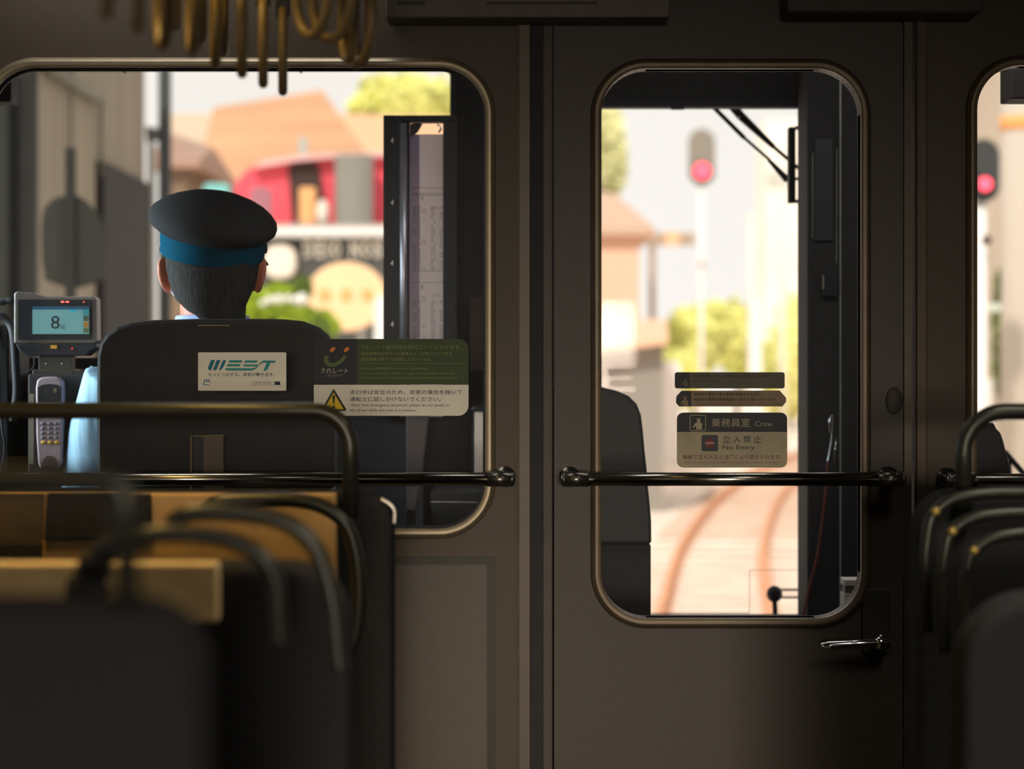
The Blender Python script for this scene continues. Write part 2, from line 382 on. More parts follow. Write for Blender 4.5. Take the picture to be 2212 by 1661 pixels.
# reserved-seat sticker
t = sticker('seat_notice_sticker', 'green and black reserved seating notice with a smiling face mark', 678, 1012, 732, 830, [0,0,22,22], mat('sticker_green', (.050,.072,.022), .6, var=.06))
ppoly(MB(), [(678,733),(771,733),(771,830),(678,830)], DSt).build('logo_field', mat('sticker_black', (.022,.023,.028), .6), t)
b = MB()
for cx in (718.5, 748.5):
    pts = []
    for k in range(20):
        a = 2*PI*k/20; u, v = 7*math.cos(a), 4*math.sin(a); c, s_ = math.cos(.75), math.sin(.75)
        pts.append((cx+u*c-v*s_, 755-(u*s_+v*c)))
    ppoly(b, pts, DSt-.0004)
b.build('eye_mark', mat('ink_orange', (.75,.21,.02), .6), t)
arc = smooth_path([(706,768,0),(704,778,0),(709,786,0),(720,788,0),(731,784,0),(741,776,0),(746,768,0)], 4)
up = []; lo = []
for i, p in enumerate(arc):
    q = arc[min(i+1,len(arc)-1)]-arc[max(i-1,0)]; q.normalize(); w = 5.0-1.6*i/len(arc)
    up.append((p.x-q.y*w, p.y+q.x*w)); lo.append((p.x+q.y*w, p.y-q.x*w))
b = MB()
for i in range(len(arc)-1): ppoly(b, [up[i], up[i+1], lo[i+1], lo[i]], DSt-.0004)
b.build('smile_mark', mat('ink_green', (.10,.15,.04), .6), t)
b = MB(); text(b, 'うれしート', 694, 752, 795, 806, DSt-.0003, shear=.25, bold=.008); b.build('lettering', mat('ink_cream', (.50,.45,.32), .6), t)
b = MB(); text(b, 'URESEAT', 703, 742, 808.5, 814, DSt-.0003, shear=.3); b.build('lettering', mat('ink_cream_dim', (.18,.17,.13), .6), t)
b = MB()
for s_, x0, x1, y0, y1 in (('うれしート設定時は有料エリアとなります。', 780, 997, 745, 755), ('指定席券をお持ちのお客様のみご利用いただけます', 780, 977, 760, 767.5),
        ('指定席券は車内では発売しておりません。', 780, 934, 772, 779.5), ('During URESEAT hours of operation,', 780, 924, 793, 800),
        ('a reserved seat ticket is required to enter this area.', 780, 982, 803.5, 810), ('Reserved seat tickets cannot be purchased on board.', 780, 988, 813, 819.5)):
    text(b, s_, x0, x1, y0, y1, DSt-.0002)
b.build('lettering', mat('ink_olive', (.21,.25,.07), .6), t)
ppoly(MB(), [(780,785),(1000,785),(1000,785.7),(780,785.7)], DSt-.0002).build('divider_line', mat('ink_olive'  , (0,0,0)), t)
# warning sticker
t = sticker('driver_notice_sticker', 'cream warning notice about not speaking to the driver, with yellow triangle', 678, 1012, 831, 898, [4,22,0,0], S_white)
ppoly(MB(), [(719.5,841),(722,841),(748,884),(746.5,887.5),(697,887.5),(695,884)], DSt).build('warning_triangle', S_ink, t)
tr = ppoly(MB(), [(720.7,847.5),(742,883.8),(700,883.8)], DSt-.0004).build('triangle_fill', mat('ink_yellow', (.80,.54,.02), .6), t)
b = MB(); ppoly(b, [(718,854),(723.5,854),(723.5,858),(722,872.5),(719.7,872.5),(718,858)], DSt-.0008)
ppoly(b, [(720.8+3*math.cos(k*PI/8), 879+3*math.sin(k*PI/8)) for k in range(16)], DSt-.0008)
for s_, x0, x1, y0, y1, bo in (('走行中は安全のため、非常の場合を除いて', 756, 998, 842, 852, .008), ('運転士に話しかけないでください。', 756, 952, 857, 867, .008),
        ('Other than emergency situations, please do not speak to', 756, 970, 872, 879.5, .005), ('the driver while the train is in motion.', 756, 899, 883, 889, .005)):
    text(b, s_, x0, x1, y0, y1, DSt-.0002, bold=bo)
b.build('lettering', S_ink, t)
# WEST sticker
t = sticker('slogan_sticker', 'white slogan sticker with teal slanted letters on the glass behind the driver seat', 428, 618.5, 761, 844, 3, S_white)
def tz(pts): return [(410+x/9.617, 740+y/9.617) for x, y in pts]
b = MB()
for q in ([(440,360),(525,360),(440,572),(400,570),(376,545),(378,520)], [(560,362),(640,362),(552,574),(478,572)], [(690,365),(755,365),(745,400),(690,520),(640,572),(600,572)]):
    ppoly(b, tz(q), DSt)
b.build('letter_w_mark', mat('ink_deep_teal', (.012,.17,.24), .6), t)
b = MB()
for q in ([(830,365),(1098,367),(1075,413),(797,413)], [(785,447),(1058,447),(1030,493),(757,493)], [(735,532),(1330,532),(1395,493),(1420,450),(1440,455),(1380,540),(1300,580),(757,576),(735,555)],
          [(1160,370),(1412,370),(1390,416),(1130,416),(1138,385)], [(1115,455),(1440,455),(1400,493),(1140,495),(1115,480)],
          [(1430,458),(1480,400),(1530,372),(1790,376),(1760,420),(1560,416),(1510,420),(1455,458)], [(1600,418),(1672,418),(1620,550),(1575,585),(1528,585)]):
    ppoly(b, tz(q), DSt)
b.build('letter_mark', mat('ink_teal', (.012,.29,.27), .6), t)
b = MB(); text(b, 'もっとつながる。未来が動き出す。', 450, 593, 804.5, 813, DSt, shear=.2, bold=.008)
b.pbox(593, 605, 824, 831.5, DSt-.0002, .0002); ppoly(b, [(600,828),(604,828),(607,833)], DSt)
for (a0,a1,b0,b1) in ((543,593,824,824.6),(543,593,830.9,831.5),(543,543.6,824,831.5)): b.pbox(a0,a1,b0,b1, DSt-.0002, .0002)
text(b, 'JR西日本　未来の鉄道', 549, 586, 826, 829.5, DSt)
b.build('lettering', S_ink, t)
b = MB(); text(b, 'JR', 437, 455.5, 819, 828.5, DSt, bold=.008, shear=.1); b.pbox(438, 452, 830, 831.4, DSt-.0002, .0002)
b.build('rail_mark', mat('ink_blue', (.02,.13,.25), .6), t)
# three door stickers
def figure(mb, x, y, s, d):   # small crew figure: cap, face, torso with raised arm
    ppoly(mb, [(x-3.2*s,y-8.2*s),(x+3.2*s,y-8.2*s),(x+2.8*s,y-6.4*s),(x-2.8*s,y-6.4*s)], d)
    ppoly(mb, [(x+2.6*s*math.cos(k*PI/6), y-4.4*s+2*s*math.sin(k*PI/6)) for k in range(12)], d)
    ppoly(mb, [(x-5*s,y-1.5*s),(x-2*s,y-2.4*s),(x+3.6*s,y-2.4*s),(x+5.4*s,y-.5*s),(x+5.2*s,y+8*s),(x-3.6*s,y+8*s),(x-3.8*s,y+2*s),(x-7.6*s,y+5.8*s),(x-9*s,y+5*s)], d)
M_sd = mat('sticker_olive_dark', (.115,.107,.072), .65); M_sb = mat('sticker_brown', (.25,.18,.11), .65); M_sc = mat('sticker_khaki', (.42,.36,.235), .65)
M_sk = mat('sticker_navy', (.026,.027,.031), .6)
t = sticker('door_notice_strip', 'topmost dark olive notice strip on the crew door glass', 1457.5, 1695, 804, 839, 5, M_sd)
MB().prism(prr(1458, 1490, 804.4, 838.6, [4,0,0,4], DSt, 4), DSt-.0002, DSt).build('pictogram_field', M_sk, t)
b = MB(); figure(b, 1481, 826, 1.05, DSt-.0003); b.build('pictogram', M_sd, t)
b = MB(); text(b, '気象状況により、乗務員が防護メガネを着用する', 1498, 1675, 809, 815, DSt, bold=.008); text(b, '場合があります。', 1498, 1552, 820, 825.5, DSt, bold=.008)
b.build('lettering', mat('ink_olive_black', (.045,.042,.03), .7), t)
t = thing('door_notice_strip', (X(1578,DS), DS, Z(878,DS)), 'middle brown notice strip with clipped corners on the crew door glass', 'sticker')
ppoly(MB(), [(1472,844),(1684,843.5),(1698,859),(1698,868),(1690,878),(1467,878),(1460,870),(1461,856)], DS, .0006).build('backing', M_sb, t)
ppoly(MB(), [(1472,844.4),(1493,844.4),(1493,877.6),(1467,877.6),(1460.6,870),(1461.6,856)], DSt).build('pictogram_field', M_sk, t)
b = MB(); figure(b, 1480, 867, 1.25, DSt-.0003); b.build('pictogram', M_sb, t)
b = MB(); text(b, '緊急時の連絡や運行情報を確認するために、', 1500, 1645, 848, 854.5, DSt, bold=.008); text(b, '乗務員が業務用携帯電話を使用する場合があります。', 1500, 1676, 859.5, 866, DSt, bold=.008)
text(b, 'The crew may use a business mobile phone to confirm operation information or communicate in an emergency.', 1500, 1690, 872, 874.5, DSt)
b.build('lettering', mat('ink_brown_black', (.03,.027,.022), .7), t)
t = sticker('crew_only_sticker', 'crew only and no entry sticker with black header on the door glass', 1462, 1700.5, 891, 1010, [14,14,14,14], M_sc)
MB().prism(prr(1462.3, 1700.2, 891.3, 933, [0,0,13,13], DSt, 5), DSt-.0002, DSt).build('header_field', M_sk, t)
b = MB(); figure(b, 1509, 916, 1.45, DSt-.0003)
o_ = prr(1490, 1525, 896, 931, 4, DSt); i_ = prr(1491.4, 1523.6, 897.4, 929.6, 3, DSt); b.plate([o_, i_], DSt-.0006, DSt-.0004)
text(b, '乗務員室', 1537, 1620, 903.5, 922, DSt-.0002); text(b, 'Crew', 1631, 1669, 909.5, 921, DSt-.0002)
b.build('lettering', mat('ink_khaki', (.42,.36,.24), .7), t)
MB().prism(prr(1515.5, 1551, 939.5, 974.5, 4, DSt), DSt-.0002, DSt).build('no_entry_field', mat('ink_slate', (.045,.052,.055), .6), t)
ppoly(MB(), [(1533+10*math.cos(k*PI/12), 957+10*math.sin(k*PI/12)) for k in range(24)], DSt-.0003).build('no_entry_disc', mat('ink_red', (.20,.028,.035), .6), t)
MB().pbox(1523.5, 1543, 955.2, 958.8, DSt-.0008, .0002).build('no_entry_bar', mat('ink_pale', (.42,.30,.24), .6), t)
b = MB()
for k_, c_ in enumerate('立入禁止'): text(b, c_, 1561+k_*22.3, 1577.5+k_*22.3, 941, 957, DSt, bold=.008)
text(b, 'No Entry', 1561, 1630, 961, 974, DSt, bold=.008); b.build('lettering', mat('ink_slate2', (.04,.05,.052), .6), t)
b = MB(); text(b, '無断で立ち入ると法律により罰せられます。', 1475, 1689, 982, 992, DSt, bold=.008)
text(b, "You'll be punished by the law if you enter here without permission.", 1478, 1687, 996.5, 1001.5, DSt); b.build('lettering', mat('ink_crimson', (.19,.035,.055), .6), t)

# ------------------------------------------------------------------ cab: front wall with openings
D2 = YF
struct(MB().plate([[(XL, 0), (XR, 0), (XR, ZC), (XL, ZC)],
   prr(-30, 972, 149, 772, [60,30,14,120], D2), prr(1297, 1742, 231, 1331, 4, D2), [(X(2005,D2), Z(1040,D2)), (XR-.1, Z(1040,D2)), (XR-.1, Z(120,D2)), (X(2005,D2), Z(120,D2))]], D2, D2+.05), 'wall_front', M_cab)
def windscreen(n, px0, px1, py0, py1):
    return struct(MB().box(X(px0,D2), X(px1,D2), D2+.02, D2+.024, Z(py1,D2), Z(py0,D2)), n, G_wind)
windscreen('window_3', -32, 974, 147, 774); windscreen('window_7', 2004, 2212+60, 118, 1042)
d2 = thing('door_2', (X(1520,D2), D2, 0), kind='structure')
MB().box(X(1295,D2), X(1744,D2), D2+.02, D2+.024, Z(1333,D2), Z(229,D2)).build('pane', G_wind, d2)
b = MB().plate([prr(1290,1750,222,1340,6,D2), prr(1298.5,1740.5,232.5,1329.5,4,D2)], D2-.012, D2); b.build('rubber_seal', M_dark, d2)
MB().pbox(1450, 1478, 229, 236, D2-.02, .015).build('latch', M_dark, d2)
# faint decal outline on the door glass
b = MB()
for q in ((1408,1620,1323,1324.4),(1618.5,1619.6,1232,1323),(1620,1738,1231,1232)): b.pbox(*q, D2+.015, .0006)
b.build('decal_outline', mat('decal_line', (.35,.22,.15), .6), d2)

# cab side-post right of the gangway and highlight lines painted on as strips (x 1742..1858)
DG = 5.20
t = thing('equipment_cabinet', (X(1800,DG), DG, 0), 'tall black equipment cabinet beside the emergency door, with thin bright edge lines', 'cabinet')
MB().box(X(1744,DG), X(1980,DG), DG, D2-.02, 0, ZC-.12).build('body', M_cab, t, bevel=.004)
MB().tube([P(1815.5,172,DG-.012), P(1815.5,1330,DG-.012)], .0011, 8).build('edge_strip', mat('edge_highlight', (.75,.75,.68), .3, .5), t)  # bright strip paints the long vertical highlight
b = MB(); b.tube([P(1808,320,DG-.004), P(1807,568,DG-.004)], .0010, 8); b.tube([P(1756,330,DG-.004), P(1755.5,515,DG-.004)], .0010, 8); b.build('edge_strip', mat('edge_alu_dim', (.35,.34,.30), .4, .4), t)
b = MB(); b.pbox(1778, 1811, 592, 640, DG-.016, .014); b.build('latch_box', M_black, t, bevel=.002)
b = MB(); b.tube([P(1778.5,595,DG-.02), P(1778,625,DG-.02)], .0011, 8); b.build('latch_edge', mat('latch_edge', (.8,.7,.55), .3, .6), t)
b = MB(); b.pbox(1760, 1800, 300, 520, DG-.008, .006); b.build('cover_plate', mat('cover_plate', (.03,.03,.032), .5), t, bevel=.002)
# signal flag hooks and cord
t = thing('emergency_cord', P(1760,1330,DG-.05), 'thin red twisted cord hanging from two wire hooks on the black cabinet', 'cord')
pts = smooth_path([P(1800,905,DG-.05), P(1793,960,DG-.05), P(1788,1000,DG-.05), P(1784,1060,DG-.05), P(1776,1130,DG-.05), P(1766,1200,DG-.05), P(1748,1270,DG-.05), P(1735,1332,DG-.05)], 30)
b = MB(); N = len(pts)
for ph in (0, PI):
    b.tube([p+Vector((.0022*math.cos(i*.9+ph), .0022*math.sin(i*.9+ph), 0)) for i, p in enumerate(pts[60:])], .0016, 6)
b.build('cord', mat('cord_red', (.20,.05,.03), .8), t, smooth=True)
b = MB(); b.tube(smooth_path([P(1793,935,DG-.05), P(1791,915,DG-.05), P(1795,899,DG-.05), P(1799,903,DG-.05), P(1797,940,DG-.05), P(1791,980,DG-.05), P(1787,998,DG-.05)]), .0012, 8)
b.tube([P(1806,945,DG-.05), P(1802,1000,DG-.05)], .001, 8); b.build('wire_hook', M_chrome, t, smooth=True)
# white box units
t = thing('switch_box', P(1842,1333,4.5), 'small grey white switch box low at the edge of the crew door window', 'box')
b = MB(); b.pbox(1824, 1880, 1252, 1267, 4.5, .06); b.build('cap', mat('box_white', (.62,.56,.48), .6), t, bevel=.002)
b = MB(); b.pbox(1826, 1880, 1268, 1283, 4.515, .045); b.build('band', mat('box_grey', (.25,.23,.20), .6), t)
b = MB(); b.plate([[(X(1824,4.5),Z(1600,4.5)),(X(1880,4.5),Z(1600,4.5)),(X(1880,4.5),Z(1283,4.5)),(X(1824,4.5),Z(1283,4.5))], [(X(1829.5,4.5),Z(1560,4.5)),(X(1874,4.5),Z(1560,4.5)),(X(1874,4.5),Z(1298,4.5)),(X(1829.5,4.5),Z(1298,4.5))]], 4.5, 4.56)
b.box(X(1824,4.5), X(1880,4.5), 4.53, 4.56, 0.0, Z(1599,4.5)); b.build('housing', mat('box_white', (0,0,0)), t)
MB().pbox(1829.5, 1874, 1298, 1560, 4.52, .03).build('inset', M_black, t)

# jump seat back silhouette at the left of the door window
t = thing('folding_crew_seat', (X(1330,4.6), 4.65, 0), 'black folding crew seat back, standing left of the emergency door', 'seat')
d_ = 4.6
lp = [(X(a,d_), Z(c,d_)) for a, c in ((1180,832),(1297,836),(1330,843),(1358,855),(1376,873),(1385,897),(1389,930),(1393,975),(1397,1010),(1400,1050),(1404,1090),(1407,1125),(1407.5,1175),(1180,1175))]
MB().prism(lp, d_, d_+.10).build('backrest', M_black, t, bevel=.006)
MB().box(X(1180,d_), X(1407,d_), d_+.01, d_+.12, 0, Z(1175,d_)).build('pedestal', M_cab, t, bevel=.006)

# upper left corner visor bits
MB().box(X(-60,5.2), X(24,5.2), 5.2, 5.28, Z(220,5.2), ZC-.002).build('air_duct', M_cab, None, bevel=.004, label='dark duct box in the top left corner of the cab window', cat='duct')
for k, px in enumerate((268, 649)):
    b = MB(); b.tube([P(px,148,D2-.02), P(px-1,140,D2-.02)], .006, 10); b.ell(P(px+1,153,D2-.02), (.004,.004,.006))
    b.box(X(px-8,D2-.02), X(px+8,D2-.02), D2-.03, D2, Z(148,D2-.02), Z(136,D2-.02))
    b.build('blind_clip', M_black, None, label=('small black blind clip on the windscreen top edge, beside the dark outdoor pole', 'small black blind clip on the windscreen top edge, next to the hanging rings')[k], cat='clip', group='blind clips on the windscreen edge')

# ------------------------------------------------------------------ timetable holder on the pillar
dt = 4.95
t = thing('timetable_holder', P(905,740,dt), 'tall black timetable holder with clear sleeve beside the windscreen', 'holder')
MB().pbox(828, 868, 249, 900, dt, .04).build('hinge_panel', M_black, t, bevel=.002)
b = MB(); b.pbox(868, 986, 249, 262, dt, .05); b.pbox(957, 986, 262, 900, dt, .05); b.pbox(860, 885, 262, 900, dt+.03, .02); b.build('frame', M_cab, t, bevel=.002)
MB().tube([P(871,266,dt), P(872,900,dt)], .0082, 20).build('roller_tube', mat('roller_alu', (.42,.42,.47), .35, .75), t, smooth=True)
for y in (303, 437, 568, 700):
    b = MB(); b.tube([P(848.5,y-5,dt-.004), P(848,y+6,dt-.004)], .0011, 8); b.ell(P(846,y+1,dt-.004), (.0018,.0018,.0016))
    b.build('pin_glint', mat('pin_glint', (.85,.82,.78), .3, .2, emit=None), t, smooth=True)  # near-white colour paints the glints on the hinges
MB().pbox(885, 957, 290, 900, dt+.022, .001).build('timetable_sheet', paper('paper_lilac', (.95,.89,.90), .72), t)
MB().pbox(885, 906, 290, 900, dt+.019, .001).build('sheet_margin', paper('paper_margin', (.55,.46,.62), .65), t)
b = MB(); dd = dt+.0185
for y in (405, 417.6, 421.2, 585, 609.6): b.pbox(889, 957, y, y+.8, dd, .0004)
rnd = random.Random(3)
for sec in ((446, 582), (650, 735)):
    y = sec[0]
    while y < sec[1]:
        for c0, c1 in ((892, 899), (902, 908), (931, 936), (937, 940), (950, 956)):
            if rnd.random() < .85: text(b, rnd.choice(['5','10','12','30','28','47','15','6','20']), c0, c1, y, y+4.2, dd)
        y += 6.6
text(b, '8', 910, 914, 424, 432, dd); text(b, '8', 910, 914, 615, 624, dd)
b.build('timetable_lettering', mat('ink_grey', (.03,.03,.035), .7), t)['kind'] = 'stuff'
b = MB(); text(b, 'A T S', 931, 948, 447, 452, dd); text(b, 'A T S', 932, 950, 635, 641, dd)
for y in (452, 519, 578, 641, 700, 728):
    for q in ((912,919,y,y+.7),(912,919,y+7,y+7.7),(912,912.7,y,y+7.7),(918.3,919,y,y+7.7)): b.pbox(*q, dd, .0004)
b.build('red_lettering', mat('ink_red2', (.20,.02,.03), .7), t)['kind'] = 'stuff'
MB().pbox(883, 957, 262, 900, dt+.012, .0015).build('clear_sleeve', glass('clear_sleeve', (.95,.95,.95), .006, .3), t)
b = MB()
b.prism([(X(a,dt+.01),Z(c,dt+.01)) for a,c in ((886,268),(905,266),(913,268),(903,285),(897,290),(886,292))], dt+.008, dt+.010); b.build('clip_block', M_black, t)
b = MB(); b.tube(smooth_path([P(944,270,dt+.006), P(950,272,dt+.006), P(952,279,dt+.006), P(947,286,dt+.006)]), .0022, 8); b.build('clip_glint', M_chrome, t, smooth=True)
# sun-visor strip beside the windscreen edge
MB().pbox(974, 985, 150, 250, 5.36, .035).build('visor_rail', M_black, None, bevel=.001, label='narrow black visor rail at the top of the windscreen edge, above the timetable holder', cat='rail')

# ------------------------------------------------------------------ console, screens, gauges
t = thing('control_desk', (X(500,5.0), 5.0, 0), 'dark driver control desk below the windscreen', 'desk')
dz = Z(800,5.0)
MB().box(X(-60,5.0)+.0, X(860,5.0), 5.02, D2-.01, 0, dz).build('desk_body', M_cab, t, bevel=.01)
b = MB(); b.add([(X(40,4.7),4.72,.92),(X(915,4.7),4.72,.92),(X(915,5),5.03,dz-.02),(X(40,5),5.03,dz-.02),(X(40,4.7),4.72,.80),(X(915,4.7),4.72,.80),(X(915,5),5.03,.80),(X(40,5),5.03,.80)],
      [(0,1,2,3),(4,7,6,5),(0,4,5,1),(1,5,6,2),(2,6,7,3),(3,7,4,0)]); b.build('sloped_panel', M_black, t, bevel=.006)
MB().box(X(60,4.75), X(960,4.75), 4.95, 5.02, 0, .80).build('desk_base', M_cab, t, bevel=.006)
dg = 4.98
g = MB().tube([P(745,945,dg), P(745,945,dg+.02)], 50*dg/F, 40).build('speed_gauge', mat('gauge_face', (.34,.29,.28), .6), t)
b = MB()
for k in range(13):
    a = math.radians(-70+k*14); b.tube([P(745+38*math.cos(a),945-38*math.sin(a),dg-.002), P(745+46*math.cos(a),945-46*math.sin(a),dg-.002)], .0007, 6)
b.build('gauge_marking', M_black, g)
b = MB(); b.pbox(772, 790, 941, 955, dg-.004, .003); b.build('gauge_marking', mat('gauge_plum', (.14,.04,.07), .6), g)
b = MB(); b.pbox(768, 775, 949, 955, dg-.006, .003); b.build('gauge_lamp', mat('led_red', (.5,.02,.02), .5, emit=(1,.03,.05), estr=.6), g)
b = MB(); b.pbox(818, 828, 984, 991, dg-.01, .004); b.pbox(818, 827, 996, 1003, dg-.01, .004); b.build('indicator_lamp', mat('led_orange', (.3,.06,.02), .5, emit=(1,.18,.05), estr=.16), t)
MB().pbox(800, 850, 900, 1060, dg-.005, .03).build('indicator_panel', M_black, t, bevel=.003)
t = thing('document_column', P(893,1108,4.7), 'pale grey tapering post right of the driver seat, inside the cab', 'post')
b = MB(); b.prism([(X(a,4.7),Z(c,4.7)) for a,c in ((877,898),(925,898),(912,1020),(896,1105),(878,1102))], 4.7, 4.74); b.build('panel', mat('post_grey', (.095,.083,.085), .6), t, bevel=.003)
MB().box(X(878,4.7), X(896,4.7), 4.71, 4.74, 0, Z(1100,4.7)).build('foot', M_cab, t)
# cab side cabinet right of desk, with faint blue sheen
t = thing('side_console', (X(990,4.85), 4.85, 0), 'low dark side console inside the cab, at the lower right of the driver window', 'console')
MB().box(X(930,4.85), X(1165,4.85), 4.85, D2-.02, 0, Z(1060,4.85)).build('body', M_cab, t, bevel=.006)
MB().box(X(1015,5.0), X(1150,5.0), 5.0, D2-.02, Z(1057,5.0), Z(880,5.0)).build('glossy_cover', mat('gloss_cover', (.035,.045,.055), .25, spec=.6), t, bevel=.01)
b = MB(); b.tube([P(930,1084,4.83), P(1040,1085,4.83)], .0009, 6); b.build('edge_strip', mat('edge_alu_dim', (0,0,0)), t)
# white pillar strip seen behind glass (cab wall corner brown patch)
MB().pbox(1016, 1150, 640, 802, 5.3, .09).build('notice_board', mat('board_brown', (.035,.022,.017), .6), None, bevel=.003, label='dull brown board on the cab wall above the side console', cat='board')

# monitor
dm = 4.55
t = thing('crew_monitor', P(118,832,dm), 'small cab monitor with light blue screen showing a black 8', 'monitor')
hs = [(30,634),(36,629),(50,631),(70,632),(82,637),(100,640),(200,640),(208,645),(209,735),(205,742),(30,742)]
MB().prism([(X(a,dm),Z(c,dm)) for a,c in hs], dm, dm+.05).build('housing', mat('monitor_shell', (.15,.125,.11), .4, spec=.4), t, bevel=.004)
MB().prism(prr(39, 200, 647, 734, 3, dm-.002), dm-.004, dm+.002).build('bezel', M_black, t)
def em(n, c, s=1.0): return mat(n, tuple(v*.3 for v in c), .5, var=.0, emit=c, estr=s)
sc = MB().pbox(70, 192, 661.5, 721.5, dm-.006, .002).build('screen', em('screen_pale', (.10,.235,.245)), t)
MB().pbox(70, 192, 661.5, 668.5, dm-.0072, .001).build('screen_header', em('screen_navy', (.012,.055,.10)), sc)
MB().pbox(151, 166, 669, 673.5, dm-.0076, .001).build('screen_tab', em('screen_cyan', (.01,.26,.33)), sc)
MB().pbox(179.5, 191.5, 669, 681, dm-.0072, .001).build('screen_button', em('screen_teal', (.02,.16,.19)), sc)
MB().pbox(180, 191.5, 682, 693.5, dm-.0072, .001).build('screen_button', em('screen_olive', (.035,.06,.035)), sc)
MB().pbox(180, 191.5, 695, 707, dm-.0072, .001).build('screen_button', em('screen_orange', (.22,.11,.02)), sc)
MB().pbox(180, 191.5, 708, 719, dm-.0072, .001).build('screen_button', em('screen_green', (.05,.09,.04)), sc)
b = MB(); text(b, '8', 110, 129, 682, 710.5, dm-.0078); text(b, '両', 131, 140.5, 702.5, 711.5, dm-.0078); b.build('screen_digit', M_black, sc)
for a, w, h in ((135,.0036,.0016),(145.5,.0036,.0016),(181,.0012,.0010)): MB().ell(P(a,652,dm-.006), (w,.002,h)).build('led_lamp', mat('led_hot', (.6,.1,.05), .5, emit=(1,.12,.10), estr=2.2), t, smooth=True)
MB().prism([(X(a,dm),Z(c,dm)) for a,c in ((34,743),(208,742),(208,753),(198,756),(184,769),(60,769),(44,760))], dm-.004, dm+.07).build('lower_unit', M_black, t, bevel=.003)
MB().pbox(109, 123, 745.5, 753, dm-.007, .003).build('amber_key', mat('amber_key', (.60,.28,.03), .5), t)
b = MB(); b.ell(P(156,753,dm-.006), (.0019,.0015,.0019)); b.build('led_lamp', mat('led_red', (0,0,0)), t, smooth=True)
b = MB(); b.pbox(83, 155, 769, 800, dm+.01, .04); b.pbox(70, 158, 798, 812, dm+.005, .08); b.build('stand', mat('stand_dark', (.05,.043,.036), .5), t, bevel=.002)
for a in (99, 133): MB().ell(P(a,785.5,dm+.008), (.0013,.001,.0012)).build('screw', mat('pin_glint', (0,0,0)), t, smooth=True)
MB().box(X(60,4.73), X(205,4.73), 4.73, 4.99, .95, Z(805,4.73)).build('pedestal', M_black, t, bevel=.004)

t = thing('train_radio', P(107,1010,4.5), 'grey handset unit with number keys and speaker holes under the monitor', 'radio'); dk = 4.5
hs = [(77,838),(80,820),(90,815),(107,813.5),(124,815),(133,822),(135,850),(136,905),(134,1000),(128,1012),(86,1012),(82,1000),(78,940)]
MB().prism([(X(a,dk),Z(c,dk)) for a,c in hs], dk, dk+.035).build('housing', mat('radio_mauve', (.30,.23,.25), .5), t, bevel=.004)
MB().prism([(X(a,dk),Z(c,dk)) for a,c in ((82,836),(92,831),(108,829),(124,831),(133,836),(133,869),(82,869))], dk-.0015, dk+.002).build('display', M_black, t)
b = MB(); text(b, '8', 115.5, 122, 838, 848, dk-.002); text(b, ':', 98, 100, 842, 849, dk-.002); b.build('display_digit', em('digit_dim', (.12,.13,.08)), t)
for r in range(4):
    for c in range(3):
        MB().ell(P(92+c*14.5, 915+r*10, dk-.001), (.0042,.002,.0031), 12, 8).build('key', mat('key_grey', (.17,.15,.17), .6), t, smooth=True)
for c in range(3): MB().ell(P(94+c*14.5, 955.5, dk-.001), (.0055,.002,.0034), 14, 8).build('key', mat('key_yellow', (.60,.34,.03), .6), t, smooth=True)
b = MB()
for r in range(9):
    w = min(5, 2.5+r*.8)
    for c in range(-5, 6):
        if abs(c) <= w: b.pbox(107+c*3.3-1, 107+c*3.3+1, 986+r*3.1-.9, 986+r*3.1+.9, dk-.001, .002)
b.build('speaker_hole', M_black, t); bpy.data.objects[t.children[-1].name]['kind'] = 'stuff'
MB().box(X(60,dk+.036), X(205,dk+.036), dk+.037, 4.72, .3, Z(808,dk+.036)).build('radio_mount', M_cab, t, bevel=.004)
MB().pbox(62, 72, 851, 1003, dk+.02, .012).build('side_plate', mat('side_plate', (.20,.185,.13), .5), t)

# black cab equipment box at far left with cables
t = thing('equipment_box', (X(5,4.6), 4.62, 0), 'black equipment box at the far left edge of the cab, with coiled cable', 'box')
MB().box(X(-140,4.6), X(19,4.6), 4.6, 4.8, .9, Z(701,4.6)).build('body', M_black, t, bevel=.004)
b = MB(); b.tube(smooth_path([P(-20,684,4.58), P(5,684,4.58), P(22,700,4.58), P(30,730,4.57), P(34,790,4.57), P(36,850,4.57), P(28,910,4.57)]), .0085, 10); b.build('cable', M_dark, t, smooth=True)
b = MB(); b.tube([P(-20,652,4.57), P(8,652,4.57), P(16,650,4.57), P(32,650,4.56)], [.005,.0075,.006,.009], 12); b.build('plug', M_dark, t, smooth=True)
b = MB(); b.tube(smooth_path([P(-5,700,4.6), P(2,900,4.58), P(10,960,4.58), P(4,1010,4.58), P(-6,1040,4.58)]), .002, 8); b.tube(smooth_path([P(74,772,4.6), P(74,790,4.6), P(66,800,4.6), P(55,806,4.6)]), .002, 8); b.build('cable', M_dark, t, smooth=True)
MB().box(X(-140,4.6), X(19,4.6), 4.6, 4.8, 0, .9).build('base', M_cab, t)
MB().pbox(-120, 29, 905, 1025, 5.01, .008).build('desk_side_plate', mat('side_grey', (.24,.23,.20), .7), None, label='light grey plate at the far left below the cab window', cat='plate')
b = MB(); b.box(X(26,4.75), X(62,4.75), 4.75, 4.78, 0.0, Z(872,4.75)); b.build('conduit_post', M_cab, None, bevel=.004, label='dark conduit post left of the handset unit', cat='post')

